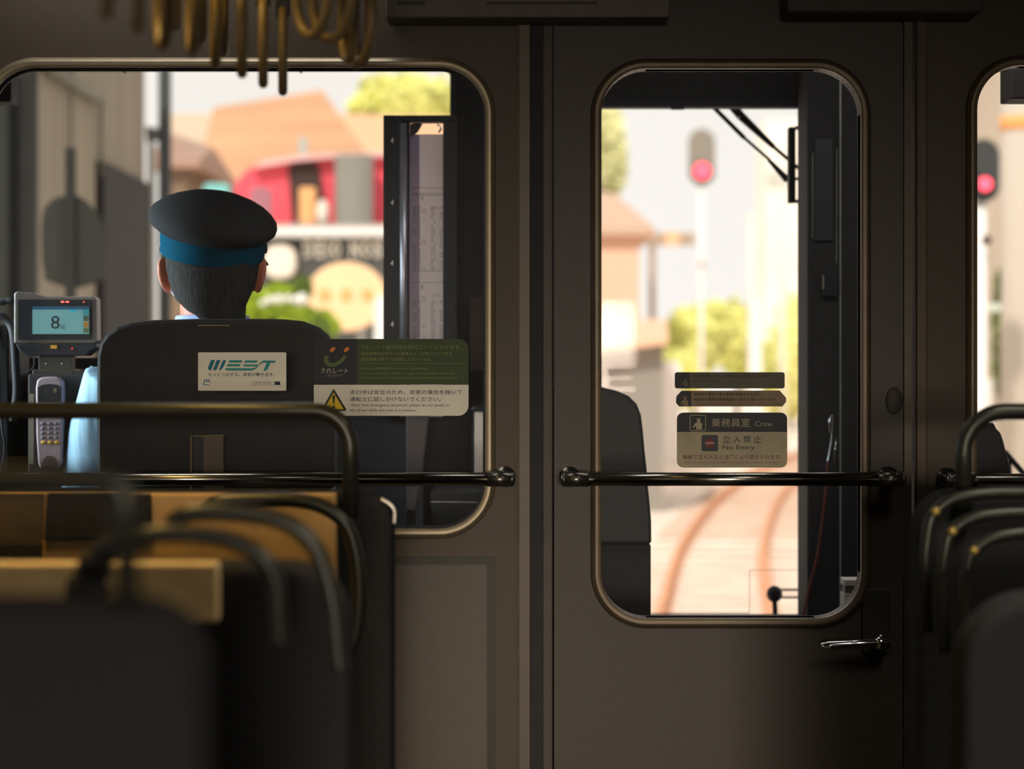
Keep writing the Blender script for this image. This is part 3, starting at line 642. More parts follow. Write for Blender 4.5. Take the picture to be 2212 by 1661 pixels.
# ------------------------------------------------------------------ driver seat
ds = 4.22
t = thing('operator_chair', (X(460,ds+.1), ds+.1, 0), 'black driver seat with broad rounded backrest, seen from behind', 'seat')
lp = [(X(a,ds),Z(c,ds)) for a,c in ((208,1060),(207,900),(208,770),(214,742),(228,722),(250,706),(280,697),(330,691),(420,688.5),(520,688),(610,689),(650,693),(685,706),(703,722),(716,745),(722,780),(724,900),(722,1060))]
MB().prism(lp, ds, ds+.085).build('backrest', M_shell, t, bevel=.014)
lp2 = [(X(a,ds),Z(c,ds)) for a,c in ((235,1040),(235,770),(262,728),(330,710),(600,710),(670,728),(695,770),(695,1040))]
MB().prism(lp2, ds+.07, ds+.12).build('back_cushion', M_seat, t, bevel=.02)
MB().box(X(225,ds+.1), X(705,ds+.1), ds+.10, ds+.55, .62, .74).build('seat_cushion', M_seat, t, bevel=.03)
MB().tube([(X(460,ds+.3), ds+.32, 0), (X(460,ds+.3), ds+.32, .63)], .05, 24).build('pedestal', M_black, t, smooth=True)
MB().tube([P(427,703,ds-.002), P(495,703,ds-.002)], .0007, 6).build('seam', mat('seam_ochre', (.45,.30,.10), .5), t)
t2 = thing('reflection_panel', P(447,1062,4.17), 'narrow brown panel with thin edge, standing in for a glass reflection behind the driver seat', 'reflection')  # solid panel stands in for a brown reflection in the glass
b = MB(); b.pbox(440, 482, 943, 1064, 4.19, .004); b.build('paper', mat('reflection_brown', (.13,.10,.075), .7), t2)
b = MB(); b.tube([P(412.5,1064,4.17), P(412.5,942,4.17), P(484,940.5,4.17)], .0007, 6); b.build('reflection_edge', mat('seam_ochre', (0,0,0)), t2)
b = MB(); b.pbox(412, 484, 940, 1065, 4.197, .024); b.build('backing', M_black, t2)

# ------------------------------------------------------------------ driver
dh = 4.47
t = thing('person', (X(452,dh), dh+.1, .0), 'person in dark peaked cap with teal band and light blue shirt, back turned', 'person')
def R(cx, py, hw, dy=0, ry=None, tx=0, ty=0): # ring from silhouette: centre px, row, half width px
    return (X(cx,dh), dh+dy, Z(py,dh), hw*dh/F, (ry if ry else hw*dh/F), tx, ty)
b = MB()
b.rings([R(455,760,76,.03,.066), R(455,720,70,.028,.063), R(455,690,69,.03,.062), R(454,665,71,.033,.064), R(456,645,72,.045,.074), R(457,625,82,.055,.087),
         R(457,600,92,.058,.097), R(456,570,99,.055,.103), R(455,535,102,.052,.105), R(455,500,101,.052,.104), R(455,478,88,.052,.09), R(455,460,60,.052,.06)], 40)
# jaw / chin and nose
b.ell((X(458,dh), dh+.105, Z(640,dh)), (.045,.045,.035)); b.ell((X(458,dh), dh+.168, Z(580,dh)), (.013,.022,.022)); b.ell((X(458,dh), dh+.150, Z(610,dh)), (.026,.012,.010))
for s_, ex in ((-1, 346), (1, 559)):     # ears
    rot = Matrix.Rotation(.38*s_, 3, 'Z') @ Matrix.Rotation(.16*s_, 3, 'Y')
    b.ell((X(ex,dh), dh+.045, Z(590,dh)), (.0085,.020,.034), 16, 12, rot)
    b.ell((X(ex-6*s_,dh), dh+.050, Z(618,dh)), (.008,.012,.014), 12, 8, rot)
# brow ridges, eye balls, cheeks
for s_ in (-1, 1):
    b.ell((X(458,dh)+.030*s_, dh+.145, Z(560,dh)), (.016,.012,.010)); b.ell((X(458,dh)+.040*s_, dh+.125, Z(600,dh)), (.022,.025,.026))
# forearms and hands on the handles
for s_ in (-1, 1):
    ex = X(452,dh)+(.27 if s_<0 else .19); wr = Vector((X(452,dh)+(.20 if s_<0 else .17)*s_, 4.86, 1.02)); el = Vector((ex, 4.58, .99))
    b.tube([el, el.lerp(wr,.5)+Vector((0,0,.004)), wr], [.042,.036,.026], 16)
    b.ell(wr+Vector((0,.045,.0)), (.040,.045,.016))
    for k in range(4):
        fx = (-.027+.018*k); L = (.064,.074,.070,.056)[k]
        b.tube(smooth_path([wr+Vector((fx,.07,.004)), wr+Vector((fx*1.15,.07+L*.45,.012)), wr+Vector((fx*1.2,.07+L*.8,-.006)), wr+Vector((fx*1.2,.07+L*.75,-.030))],3), [.0092]*6+[.0080]*4, 10)
    b.tube(smooth_path([wr+Vector((-.030*s_,.02,-.002)), wr+Vector((-.052*s_,.05,-.008)), wr+Vector((-.050*s_,.082,-.018))],4), .0098, 10)
M_skin = mat('skin', (.42,.14,.085), .5, var=.06, scale=40)
b.build('body', M_skin, t, remesh=.0042)
# hair over the back of the head, cropped at the nape
b = MB()
def hair(cx, py, hw, dy, ry): return (X(cx,dh), dh+dy, Z(py,dh), hw*dh/F, ry, 0, .55)
b.rings([hair(484,700,46,-.002,.036), hair(478,675,53,.000,.048), hair(472,658,60,.002,.056), hair(464,640,74,.014,.075), hair(458,618,88,.030,.092), hair(456,590,97,.040,.102), hair(455,560,103,.046,.108),
         hair(455,525,105,.050,.110), hair(455,505,100,.052,.104), hair(455,480,70,.052,.07)], 40)
b.build('hair', mat('hair_black', (.028,.027,.025), .9, spec=.05, scale=400, var=.4, stretch=(1,1,.1)), t, smooth=True)
# cap: band, crown, peak
ty = .25; tl = -.13
cap = MB()
def C(cx, py, hw, ry, dy=.055, tx=tl): return (X(cx,dh), dh+dy, Z(py,dh), hw*dh/F, ry, tx, ty)
b = MB().rings([C(451,547,113,.112,tx=-.10), C(452,520,115,.114,tx=-.12), C(453,498,115,.116,tx=-.13)], 48, cap=False)
crown = MB().rings([C(453,508,108,.112), C(453,500,122,.122), C(453,489,135,.132), C(452,478,140,.138), C(452,466,139,.137), C(452,453,130,.130), C(453,440,114,.116), C(454,429,92,.096), C(455,420,66,.072), C(456,415,38,.045), C(456,413,10,.012)], 56)
cr_ = crown.build('cap', M_uniform, t, smooth=True)
bd = b.build('cap_band', mat('cap_teal', (.001,.042,.075), .8, var=.25, scale=900, spec=.02), cr_, smooth=True)
pk = MB(); vs = []; n = 24
for j in range(5):
    for i in range(n+1):
        a = PI*(.26+.48*i/n); r_ = .112+.045*j/4*math.sin(a)
        vs.append((X(452,dh)+r_*math.cos(a)*1.0, dh+.055+r_*math.sin(a)*1.02, Z(545,dh)+.028-.035*j/4-.01+tl*-.0))
fs = [(j*(n+1)+i, j*(n+1)+i+1, (j+1)*(n+1)+i+1, (j+1)*(n+1)+i) for j in range(4) for i in range(n)]
pko = pk.add(vs, fs).build('cap_peak', M_black, cr_, smooth=True); md = pko.modifiers.new('solid','SOLIDIFY'); md.thickness = .003
# chin-strap buttons of the cap
MB().ell((X(337,dh), dh+.06, Z(534,dh)), (.004,.004,.007)).build('cap_button', M_black, cr_, smooth=True)
MB().ell((X(567,dh), dh+.06, Z(533,dh)), (.004,.005,.011)).build('cap_button', M_black, cr_, smooth=True)
# face mask with ear loop
b = MB(); b.ell((X(458,dh), dh+.125, Z(618,dh)), (.062,.052,.052), 24, 16)
b.tube(smooth_path([(X(355,dh), dh+.055, Z(615,dh)), (X(368,dh), dh+.06, Z(632,dh)), (X(380,dh), dh+.08, Z(650,dh)), (X(395,dh), dh+.10, Z(655,dh))]), .0045, 8)
b.build('face_mask', mat('mask_white', (.75,.76,.82), .8), t, smooth=True)
# shirt: torso + sleeves in one surface, collar
b = MB(); M_shirt = mat('shirt_blue', (.27,.44,.57), .85, var=.10, scale=14, stretch=(1,1,.12), bump=.6)
b.rings([(X(455,dh), dh+.04, .74, .17, .115), (X(455,dh), dh+.035, .95, .165, .11), (X(455,dh), dh+.03, 1.15, .19, .115), (X(455,dh), dh+.03, 1.32, .215, .11), (X(455,dh), dh+.03, 1.40, .20, .09),
         (X(455,dh), dh+.03, 1.435, .12, .075), (X(455,dh), dh+.03, Z(694,dh), .070, .068)], 40)
for s_ in (-1, 1):
    sh = Vector((X(455,dh)+(.19 if s_<0 else .15)*s_, dh+.03, 1.37)); el = Vector((X(455,dh)+(.272 if s_<0 else .185)*s_, 4.58, 1.00)); wr = Vector((X(455,dh)+(.205 if s_<0 else .175)*s_, 4.83, 1.02))
    b.tube([sh, sh.lerp(el,.3)+Vector((.012*s_,0,0)), sh.lerp(el,.65)+Vector((.008*s_,0,0)), el], [.062,.060,.057,.060], 20)
    b.tube([el+Vector((0,-.02,0)), el.lerp(wr,.5), wr], [.058,.050,.040], 18)
b.build('shirt', M_shirt, t, remesh=.006)
MB().rings([(X(455,dh), dh+.03, Z(703,dh), .078, .074), (X(455,dh), dh+.03, Z(682,dh), .071, .067), (X(455,dh), dh+.03, Z(681,dh), .066, .062), (X(455,dh), dh+.03, Z(700,dh), .068, .066)], 36, cap=False).build('collar', mat('collar_blue', (.30,.38,.66), .8), t, smooth=True)
# epaulette side vest line + trousers and shoes
b = MB()
for s_ in (-1, 1):
    hp = Vector((X(455,dh)+.09*s_, dh+.06, .79)); kn = Vector((X(455,dh)+.14*s_, 4.86+.02, .70)); an = Vector((X(455,dh)+.14*s_, 4.72+.02, .14))
    an = Vector((kn.x, 4.74, .12)); kn.y = 4.75
    b.tube([hp, hp.lerp(kn,.5), kn], [.095,.082,.062], 18); b.tube([kn+Vector((0,0,.01)), kn.lerp(an,.4), an], [.062,.058,.042], 18)
b.ell((X(455,dh), dh+.05, .78), (.17,.12,.09)); b.build('trousers', M_uniform, t, remesh=.008)
for s_ in (-1, 1): MB().ell((X(455,dh)+.14*s_, 4.72, .045), (.045,.075,.045)).build('shoe', M_black, t, smooth=True)

# ------------------------------------------------------------------ outside: wipers, mirror, post
do = 5.62
def wiper(label, segs):
    b = MB()
    for pts, r in segs: b.tube([P(x,y,do) for x, y in pts], r, 8)
    q = P(*segs[0][0][0], do); b.tube([q, Vector((q.x, D2+.05, q.z))], .012, 10)
    return b.build('wiper_arm', M_black, None, label=label, cat='wiper', group='windscreen wiper arms')
wiper('thin upper wiper arm slanting across the top of the door window', [([(1570,215),(1600,250)], .011), ([(1600,250),(1672,318)], [.011,.006]), ([(1672,318),(1735,372)], .0045)])
wiper('lower wiper arm slanting across the top of the door window to the mirror', [([(1535,225),(1608,298)], .0055), ([(1608,298),(1662,345)], .0038), ([(1660,345),(1702,390)], [.0045,.009])])
wiper('steep wiper arm at the top right of the door window', [([(1727,215),(1733,300),(1742,430)], .0055)])
t = thing('side_mirror', P(1725,440,5.5), 'small black rectangular mirror frame outside the emergency door', 'mirror')
MB().prism(prr(1704,1719,274,438,2,5.5), 5.5, 5.53).build('mirror_side', M_black, t)
b = MB(); 
for q in ((1719,1760,272,279),(1719,1760,431,438),(1719,1760,383,388.5)): b.pbox(*q, 5.5, .02)
b.build('bracket', M_black, t); b = MB(); b.pbox(1755, 1775, 262, 448, 5.46, .05); b.build('mount', M_black, t)
t = thing('ball_post', P(1673,1340,5.6), 'black round knob on a short rod with two bars, outside the door window', 'fitting')
b = MB(); b.ell(P(1673,1283,5.6), (.0195,.0195,.0205)); b.build('knob', M_black, t, smooth=True)
MB().tube([P(1673,1290,5.6), P(1679,1420,5.6)], .0065, 10).build('rod', M_black, t, smooth=True)
for y in (1274, 1290.5): MB().box(X(1680,5.6), X(1775,5.6), 5.595, 5.605, Z(y+2,5.6), Z(y-2,5.6)).build('bar', M_black, t)
MB().box(X(1600,5.6), X(1780,5.6), YF+.05, 5.75, Z(1430,5.6), Z(1395,5.6)).build('bumper_step', M_cab, None, label='dark step ledge outside under the emergency door', cat='step')
# right-hand cab furniture seen in the right window
dr = 4.6
t = thing('cab_seat', (X(2150,dr), dr, 0), 'dark cab seat back inside the right window, behind the hoop', 'seat')
MB().prism([(X(a,dr),Z(c,dr)) for a,c in ((2095,1200),(2095,930),(2110,915),(2147,912),(2153,926),(2162,935),(2168,952),(2176,985),(2185,1030),(2190,1200))], dr, dr+.09).build('backrest', M_black, t, bevel=.005)
MB().box(X(2100,dr), X(2185,dr), dr+.01, dr+.3, 0, Z(1190,dr)).build('pedestal', M_cab, t)
b = MB(); b.tube([P(2170,975,do), P(2230,1045,do)], .007, 8); b.tube([P(2180,985,do), P(2182,1025,do)], .005, 8); b.build('wiper_arm', M_black, None, label='black wiper arm beyond the right window, beside the cab seat', cat='wiper', group='windscreen wiper arms')
b = MB(); b.pbox(2182, 2260, 1026, 1034, 5.3, .03); b.build('window_ledge', mat('ledge_brown', (.14,.10,.055), .4, .3), None, label='thin brown ledge at the foot of the right window', cat='ledge')
b = MB(); b.ell(P(2200,1052,5.0), (.014,.02,.014)); b.box(X(2120,5.0), X(2330,5.0), 4.95, 5.3, 0, Z(1055,5.0)); b.build('assistant_desk', M_black, None, label='black assistant desk with a round knob behind the right window', cat='desk')
MB().box(X(2184,4.4), X(2330,4.4), 4.4, 4.5, Z(213,4.4), ZC-.002).build('sun_visor', mat('visor_brown', (.03,.024,.02), .7), None, bevel=.003, label='dark visor box hanging at the top of the right window', cat='visor')

# ------------------------------------------------------------------ passenger seats
def arc_pts(pts, d): return [P(x, y, d) for x, y in pts]
def seat_base(t, x0, x1, y, ztop, rc, tilt=.04):
    MB().prism(rr(x0, x1, .42, ztop, [.02,.02,rc,rc], 10), y, y+.09).build('backrest', M_seat, t, bevel=.012)
    MB().box(x0+.02, x1-.02, y+.10, y+.56, .30, .44).build('seat_cushion', M_seat, t, bevel=.03)
    MB().box(x0+.05, x1-.05, y+.02, y+.52, .0, .29).build('pedestal', M_shell, t, bevel=.01)
    for q in (x0, x1): MB().prism([(y+.02,.30),(y+.5,.30),(y+.5,.62),(y+.06,.70)], q-.02 if q==x1 else q, q if q==x1 else q+.02)
def hoop(t, x_edge, x_far, d, ztop, zbot, r, rc, s):
    pts = [(x_far, d, ztop)]
    for k in range(9):
        a = PI/2-PI/2*k/8; pts.append((x_edge-s*rc+s*rc*math.cos(a), d, ztop-rc+rc*math.sin(a)))
    pts.append((x_edge, d, zbot)); return MB().tube(pts, r, 18).build('grab_hoop', M_hoop, t, smooth=True)
XE = -.163; XW = XL+.01
# front row, left
tA = thing('passenger_seat', (-.7, 3.12, 0), 'front row seat with tan back panel and metal hoop, nearest the driver window', 'seat')
seat_base(tA, XW, XE, 3.12, Z(1062,3.12), .045)
hoop(tA, X(757,3.10), XW+.06, 3.10, Z(887,3.10), Z(1120,3.10), .0112, .05, 1)
dA = 3.09
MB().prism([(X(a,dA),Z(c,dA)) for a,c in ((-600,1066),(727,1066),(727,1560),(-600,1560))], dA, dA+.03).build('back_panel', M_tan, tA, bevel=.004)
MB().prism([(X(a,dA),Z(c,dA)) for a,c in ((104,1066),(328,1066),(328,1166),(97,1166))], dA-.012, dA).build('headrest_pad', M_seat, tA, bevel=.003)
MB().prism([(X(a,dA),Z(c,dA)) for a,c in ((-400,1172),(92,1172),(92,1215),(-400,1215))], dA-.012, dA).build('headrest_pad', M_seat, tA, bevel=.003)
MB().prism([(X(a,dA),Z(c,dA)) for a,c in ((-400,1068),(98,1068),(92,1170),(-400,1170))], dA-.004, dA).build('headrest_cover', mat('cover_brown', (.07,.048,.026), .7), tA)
MB().tube(smooth_path(arc_pts([(440,1105),(455,1092),(482,1083),(540,1080),(640,1081),(700,1096),(745,1130),(768,1190),(776,1280),(768,1370),(738,1435)], 2.98)), .0098, 14).build('aisle_handle', M_hoop, tA, smooth=True)
MB().tube(smooth_path([Vector((XE+.004, 3.10, Z(1130,3.12))), Vector((XE+.004,3.10,Z(1100,3.12))), Vector((XE-.004,3.10,Z(1085,3.12))), Vector((XE-.014,3.10,Z(1076,3.12)))]), .0028, 10).build('edge_piping', M_steel, tA, smooth=True)
# second row, left
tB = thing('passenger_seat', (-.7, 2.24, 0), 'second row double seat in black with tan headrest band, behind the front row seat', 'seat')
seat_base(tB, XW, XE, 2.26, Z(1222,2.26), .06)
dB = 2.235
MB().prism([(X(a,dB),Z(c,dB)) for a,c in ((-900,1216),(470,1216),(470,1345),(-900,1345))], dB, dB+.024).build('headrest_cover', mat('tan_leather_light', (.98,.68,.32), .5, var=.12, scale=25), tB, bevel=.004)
MB().tube(smooth_path(arc_pts([(368,1135),(388,1118),(425,1108),(500,1108),(580,1117),(640,1142),(682,1185),(704,1240),(720,1310),(728,1390),(735,1450)], 2.20)), .0085, 14).build('aisle_handle', M_hoop, tB, smooth=True)
MB().tube(smooth_path(arc_pts([(290,1165),(330,1155),(380,1153),(450,1158),(510,1172),(560,1200),(590,1240),(600,1290),(605,1400)], 2.02)), .0080, 14).build('aisle_handle', M_hoop, tB, smooth=True)
MB().tube(smooth_path(arc_pts([(262,1160),(235,1180),(208,1215),(190,1260),(185,1300)], 2.02)), [.0085]*6+[.011]*6+[.015]*6+[.019]*7, 14).build('handle_foot', M_shell, tB, smooth=True)
# nearest row, left
tC = thing('passenger_seat', (-.7, 1.32, 0), 'nearest double seat in black, its hoop and post closest to the camera', 'seat')
seat_base(tC, XW, X(425,1.32), 1.32, Z(1313,1.32), .045)
hoop(tC, X(274,1.33), XW+.06, 1.33, Z(1037,1.33), Z(1340,1.33), .0070, .012, 1)
# right seats
tR = thing('passenger_seat', (1.2, 3.12, 0), 'right hand front seat in black with round top hoop, beyond the aisle', 'seat')
seat_base(tR, X(1985,3.12), XR-.01, 3.12, Z(1060,3.12), .06)
hoop(tR, X(2082,3.10), XR-.06, 3.10, Z(889,3.10), Z(1120,3.10), .0112, .055, -1)
for k, (a, c) in enumerate(((2022,1105),(2058,1148),(2105,1190))):
    MB().tube(smooth_path(arc_pts([(a-18,c+260),(a-24,c+120),(a-14,c+30),(a,c),(a+40,c-28),(a+120,c-40),(a+260,c-40)], 3.02-.04*k)), .0085, 12).build('aisle_handle', M_hoop, tR, smooth=True)
    MB().ell(P(a, c, 3.0-.04*k-.004), (.006,.004,.006)).build('handle_glint', mat('glint_ochre', (.35,.25,.06), .35, .5), tR, smooth=True)  # ochre dot paints the yellow glint on each handle
tS = thing('passenger_seat', (1.2, 2.0, 0), 'right hand second seat, a dark shape low at the right', 'seat')
seat_base(tS, X(2085,2.3), XR-.01, 2.3, Z(1290,2.3), .08)

# ------------------------------------------------------------------ hanging straps
def strap_rail(x0, y0, x1, y1, label):
    t = thing('strap_rail', ((x0+x1)/2, (y0+y1)/2, 2.02), label, 'rail')
    MB().tube([(x0,y0,2.02),(x1,y1,2.02)], .014, 16).build('rail', M_steel, t, smooth=True)
    for q in (.05, .5, .95):
        x, y = x0+(x1-x0)*q, y0+(y1-y0)*q; MB().tube([(x,y,2.03),(x,y,ZC)], .010, 12).build('bracket', M_steel, t, smooth=True)
def make_strap():
    t = thing('hand_strap', (0,0,0), None, 'hand strap')
    pts = []
    for k in range(40):
        a = 2*PI*k/40; pts.append((0, .052*math.cos(a), .056+.056*math.sin(a)))
    MB().tube(pts, .0066, 12, closed=True).build('ring', M_ring, t, smooth=True)
    b = MB(); b.box(-.0035, .0035, -.014, .014, .110, .32); b.build('belt', M_belt, t)
    b = MB(); b.box(-.010, .010, -.017, .017, .103, .128); b.build('belt_clip', mat('clip_dark', (.04,.04,.04), .6), t, bevel=.003)
    return t
proto = make_strap(); first = True
straps = [(611,197,2.62,0,'farthest'),(568.5,180,2.50,0,''),(523,158,2.36,0,''),(466,137,2.28,.05,''),(484,113,2.70,.0,''),(417,110,2.10,.12,''),(436,86,2.5,0,''),(353,98,1.95,.2,''),(380,57,2.3,.0,''),(300,58,1.7,.0,''),(232,27,1.6,.0,''),
          (676,76,2.3,.9,''),(718,84,2.35,1.1,''),(752,128,2.45,.35,''),(774,138,2.5,.8,''),(783,134,2.62,.45,'')]
LBL = ['lowest hanging ring of the left row, farthest from the camera', 'hanging ring second from the lowest in the left row', 'hanging ring third from the lowest in the left row', 'hanging ring just touching the window top trim, fourth in the left row',
  'short hanging ring behind the fourth of the left row', 'slightly twisted hanging ring left of the window centre', 'short hanging ring half hidden among the left row', 'twisted hanging ring toward the left end of the row', 'short dim hanging ring second from the left end cluster',
  'wide blurred hanging ring close to the camera', 'leftmost blurred hanging ring, only its tip showing', 'leftmost ring of the right hand cluster, turned to show its taper', 'turned hanging ring with a bright yellow edge in the right cluster', 'thin hanging ring seen nearly edge on in the right cluster',
  'lowest ring of the right cluster with a bright tip', 'rightmost hanging ring of the right cluster, showing its curve']
for i, (px, py, d, a, _) in enumerate(straps):
    o = proto if i == 0 else copy_tree(proto)
    d = d*1.22; o.location = (X(px,d), d, Z(py,d)); o.rotation_euler = (0, 0, -math.atan2(X(px,d), d)+a*.45)
    o['label'] = LBL[i]; o['group'] = 'hand straps along the aisle rails'
strap_rail(X(250,1.9), 1.7, X(611,3.2), 3.4, 'steel strap rail above the left seats'); strap_rail(X(690,2.7), 2.5, X(783,3.2), 3.4, 'steel strap rail nearer the aisle')

# ------------------------------------------------------------------ outside world
ZG = -1.10
M_ball = mat('ballast', (.86,.72,.62), .9, var=.22, scale=1.2); M_rust = mat('rail_rust', (.72,.36,.20), .8, var=.15, scale=4)
struct(MB().box(-60, 60, 6.2, 160, ZG-.1, ZG), 'ground', M_ball)
# track: two rails on a right-hand curve, sleepers
c1 = [(1395,1480),(1430,1330),(1480,1180),(1560,1080),(1650,1020),(1745,980),(1860,950),(2000,928)]
def gp(px, py): d = (HC-ZG)*F/(py-CY); return Vector(((px-CX)*d/F, d, ZG))
cl = smooth_path([gp(*q) for q in c1], 8)
def offs(path, w):
    out = []
    for i, p in enumerate(path):
        tt = path[min(i+1,len(path)-1)]-path[max(i-1,0)]; tt.normalize(); out.append(p+Vector((tt.y, -tt.x, 0))*w)
    return out
t = thing('railway_track', cl[0], 'rusty railway track curving away to the right', 'track')
for w in (0, 1.067):
    b = MB(); pts = offs(cl, w); vs = []; prof = [(-.08,0),(.08,0),(.03,.03),(.035,.15),(-.035,.15),(-.03,.03)]
    for i, p in enumerate(pts):
        tt = pts[min(i+1,len(pts)-1)]-pts[max(i-1,0)]; tt.normalize(); n_ = Vector((tt.y,-tt.x,0))
        vs += [p+n_*a+Vector((0,0,c)) for a, c in prof]
    m = len(prof); fs = [(i*m+k, i*m+(k+1)%m, (i+1)*m+(k+1)%m, (i+1)*m+k) for i in range(len(pts)-1) for k in range(m)]
    b.add(vs, fs).build('rail', M_rust, t)
b = MB(); mid = offs(cl, .53)
L = 0
for i in range(1, len(mid)):
    seg = mid[i]-mid[i-1]; n_s = max(1, int(seg.length/.62)); tt = seg.normalized(); n_ = Vector((tt.y,-tt.x,0))
    for k in range(n_s):
        p = mid[i-1]+seg*(k/n_s); a = n_*1.0; c = tt*.11
        v = [p+a+c, p+a-c, p-a-c, p-a+c]; b.add([q for q in v]+[q+Vector((0,0,.02)) for q in v], [(0,1,2,3),(7,6,5,4),(0,4,5,1),(1,5,6,2),(2,6,7,3),(3,7,4,0)])
b.build('sleeper', mat('sleeper_pale', (.62,.46,.36), .9, var=.1, scale=3), t)['kind'] = 'stuff'

def leafy(name, label, cat, blobs, n, cols, trunk=None, ls=.14, group=None):
    t = thing(name, (blobs[0][0], blobs[0][1], ZG), label, cat, group); b = MB(); r_ = random.Random(len(label))
    for (x, y, z, rx, ry, rz) in blobs:
        b.ell((x,y,z), (rx*.8, ry*.8, rz*.8), 14, 10)
        for k in range(n):
            u = r_.uniform(-1,1); a = r_.uniform(0,2*PI); s = math.sqrt(1-u*u); q = r_.uniform(.75,1.08)
            c = Vector((x+rx*s*math.cos(a)*q, y+ry*s*math.sin(a)*q, z+rz*u*q)); v1 = Vector((r_.uniform(-1,1),r_.uniform(-1,1),r_.uniform(-1,1))).normalized()*ls; v2 = v1.orthogonal().normalized()*ls*.6
            b.add([c-v1, c+v2, c+v1, c-v2], [(0,1,2,3)])
    b.build('foliage', cols, t)
    x, y, z, rx, ry, rz = blobs[0]
    MB().tube([(x,y,ZG),(x+.05,y,(ZG+z)/2),(x,y,z)], [.18 if trunk is None else trunk, .13 if trunk is None else trunk*.8, .08], 10).build('trunk', mat('bark', (.14,.10,.07), .9), t, smooth=True)
    return t
def B(px, py, d, rpx, rpy, ry=None): s = d/F; return (X(px,d), d, Z(py,d), rpx*s, (ry or rpx*s), rpy*s)
L_yel = mat('leaf_yellow_green', (.80,.80,.28), .8, var=.30, scale=1.5); L_grn = mat('leaf_green', (.34,.46,.03), .8, var=.45, scale=3); L_pale = mat('leaf_pale', (.88,.88,.50), .8, var=.22, scale=1)

# station-side wall parallel to the line, at the left
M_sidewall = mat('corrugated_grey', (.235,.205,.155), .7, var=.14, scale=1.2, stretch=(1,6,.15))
t = thing('trackside_building', (-3.0, 16, ZG), 'beige corrugated trackside building wall at the left of the windscreen', 'building')
b = MB(); y = 14.17; n_w = 60; vs = []
for i in range(n_w+1):
    yy = 14.17+(18.25-14.17)*i/n_w; vs += [(-2.93+(.02 if i%2 else 0), yy, ZG), (-2.93+(.02 if i%2 else 0), yy, 5.2)]
fs = [(2*i, 2*i+2, 2*i+3, 2*i+1) for i in range(n_w)]; b.add(vs, fs); b.box(-6, -2.96, 14.17, 18.25, ZG, 5.2); b.build('wall', M_sidewall, t)
b = MB(); b.box(-2.92, -2.86, 16.1, 18.2, ZG, HC+1.40); b.build('dark_doorway', mat('doorway_dark', (.020,.019,.017), .8), t)
b = MB(); b.tube([(-2.86, 14.2, 3.20), (-2.86, 16.05, 3.22)], .035, 10); b.tube([(-2.88, 16.1, 3.25), (-2.88, 16.1, 2.7)], .012, 8); b.tube([(-2.88, 15.0, 5.0), (-2.88, 15.0, ZG)], .010, 8); b.build('pipe', mat('pipe_grey', (.14,.14,.11), .6), t, smooth=True)
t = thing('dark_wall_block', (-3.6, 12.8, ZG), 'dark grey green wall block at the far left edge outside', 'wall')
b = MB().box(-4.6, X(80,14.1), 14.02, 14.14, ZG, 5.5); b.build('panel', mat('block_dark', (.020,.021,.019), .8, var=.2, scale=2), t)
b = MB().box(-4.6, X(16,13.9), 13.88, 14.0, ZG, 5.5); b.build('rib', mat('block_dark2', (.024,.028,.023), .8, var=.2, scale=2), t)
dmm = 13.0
t = thing('signal_shadow_shape', (X(153,dmm), dmm, ZG), 'dark disc on a pole standing in for a signal shadow on the beige wall', 'sign')  # solid dark shape stands in for a signal's shadow on the wall
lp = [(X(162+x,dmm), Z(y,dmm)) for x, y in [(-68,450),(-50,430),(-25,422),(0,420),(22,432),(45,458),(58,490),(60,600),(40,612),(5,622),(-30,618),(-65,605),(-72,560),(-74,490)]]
MB().prism(lp, dmm, dmm+.05).build('disc', mat('shadow_dark', (.020,.021,.016), .7), t, bevel=.01)
MB().box(X(143,dmm), X(164,dmm), dmm-.03, dmm, ZG, Z(320,dmm)).build('pole', mat('shadow_pole', (.015,.015,.013), .7), t)
# dark pole with fittings
t = thing('utility_pole', (X(356,20), 20, ZG), 'dark vertical pole with a small loudspeaker, in front of the bright sky', 'pole')
MB().tube([(X(356,20),20,ZG),(X(356,20),20,4.6)], .057, 16).build('shaft', mat('pole_dark', (.045,.050,.048), .6), t, smooth=True)
b = MB(); b.tube([P(345,290,20), P(318,292,20)], [.05,.08], 14); b.tube([P(352,275,20), P(335,300,20)], .03, 8); b.build('loudspeaker', mat('speaker_grey', (.10,.10,.095), .6), t, smooth=True)
MB().tube([P(327,310,20.2), (X(327,20.2),20.2,ZG)], .035, 10).build('cable_pipe', mat('pipe_pale', (.42,.41,.35), .6), t, smooth=True)
# houses
def gable(name, label, x0, x1, ywall, depth, zeave, zridge_l, zridge_r, mw, mr, xr0=None, xr1=None):
    t = thing(name, ((x0+x1)/2, ywall, ZG), label, 'house')
    MB().box(x0+.3, x1-.3, ywall+.3, ywall+depth-.3, ZG, zeave+.02).build('wall', mw, t)
    xr0 = x0 if xr0 is None else xr0; xr1 = x1 if xr1 is None else xr1; ym = ywall+depth/2
    b = MB(); b.add([(x0,ywall,zeave),(x1,ywall,zeave),(x1,ywall+depth,zeave),(x0,ywall+depth,zeave),(xr0,ym,zridge_l),(xr1,ym,zridge_r),
        (x0,ywall,zeave-.15),(x1,ywall,zeave-.15),(x1,ywall+depth,zeave-.15),(x0,ywall+depth,zeave-.15)],
        [(0,1,5,4),(2,3,4,5),(1,2,5),(3,0,4),(6,9,8,7),(0,6,7,1),(1,7,8,2),(2,8,9,3),(3,9,6,0)]); b.build('roof', mr, t); return t
M_br = mat('roof_brown', (.58,.33,.19), .8, var=.12, scale=.8, stretch=(.3,1,3)); M_pk = mat('plaster_pink_hazed', (.85,.56,.41), .9, var=.08, scale=.5); M_gr = mat('plaster_grey', (.30,.28,.25), .9)
d_ = 54
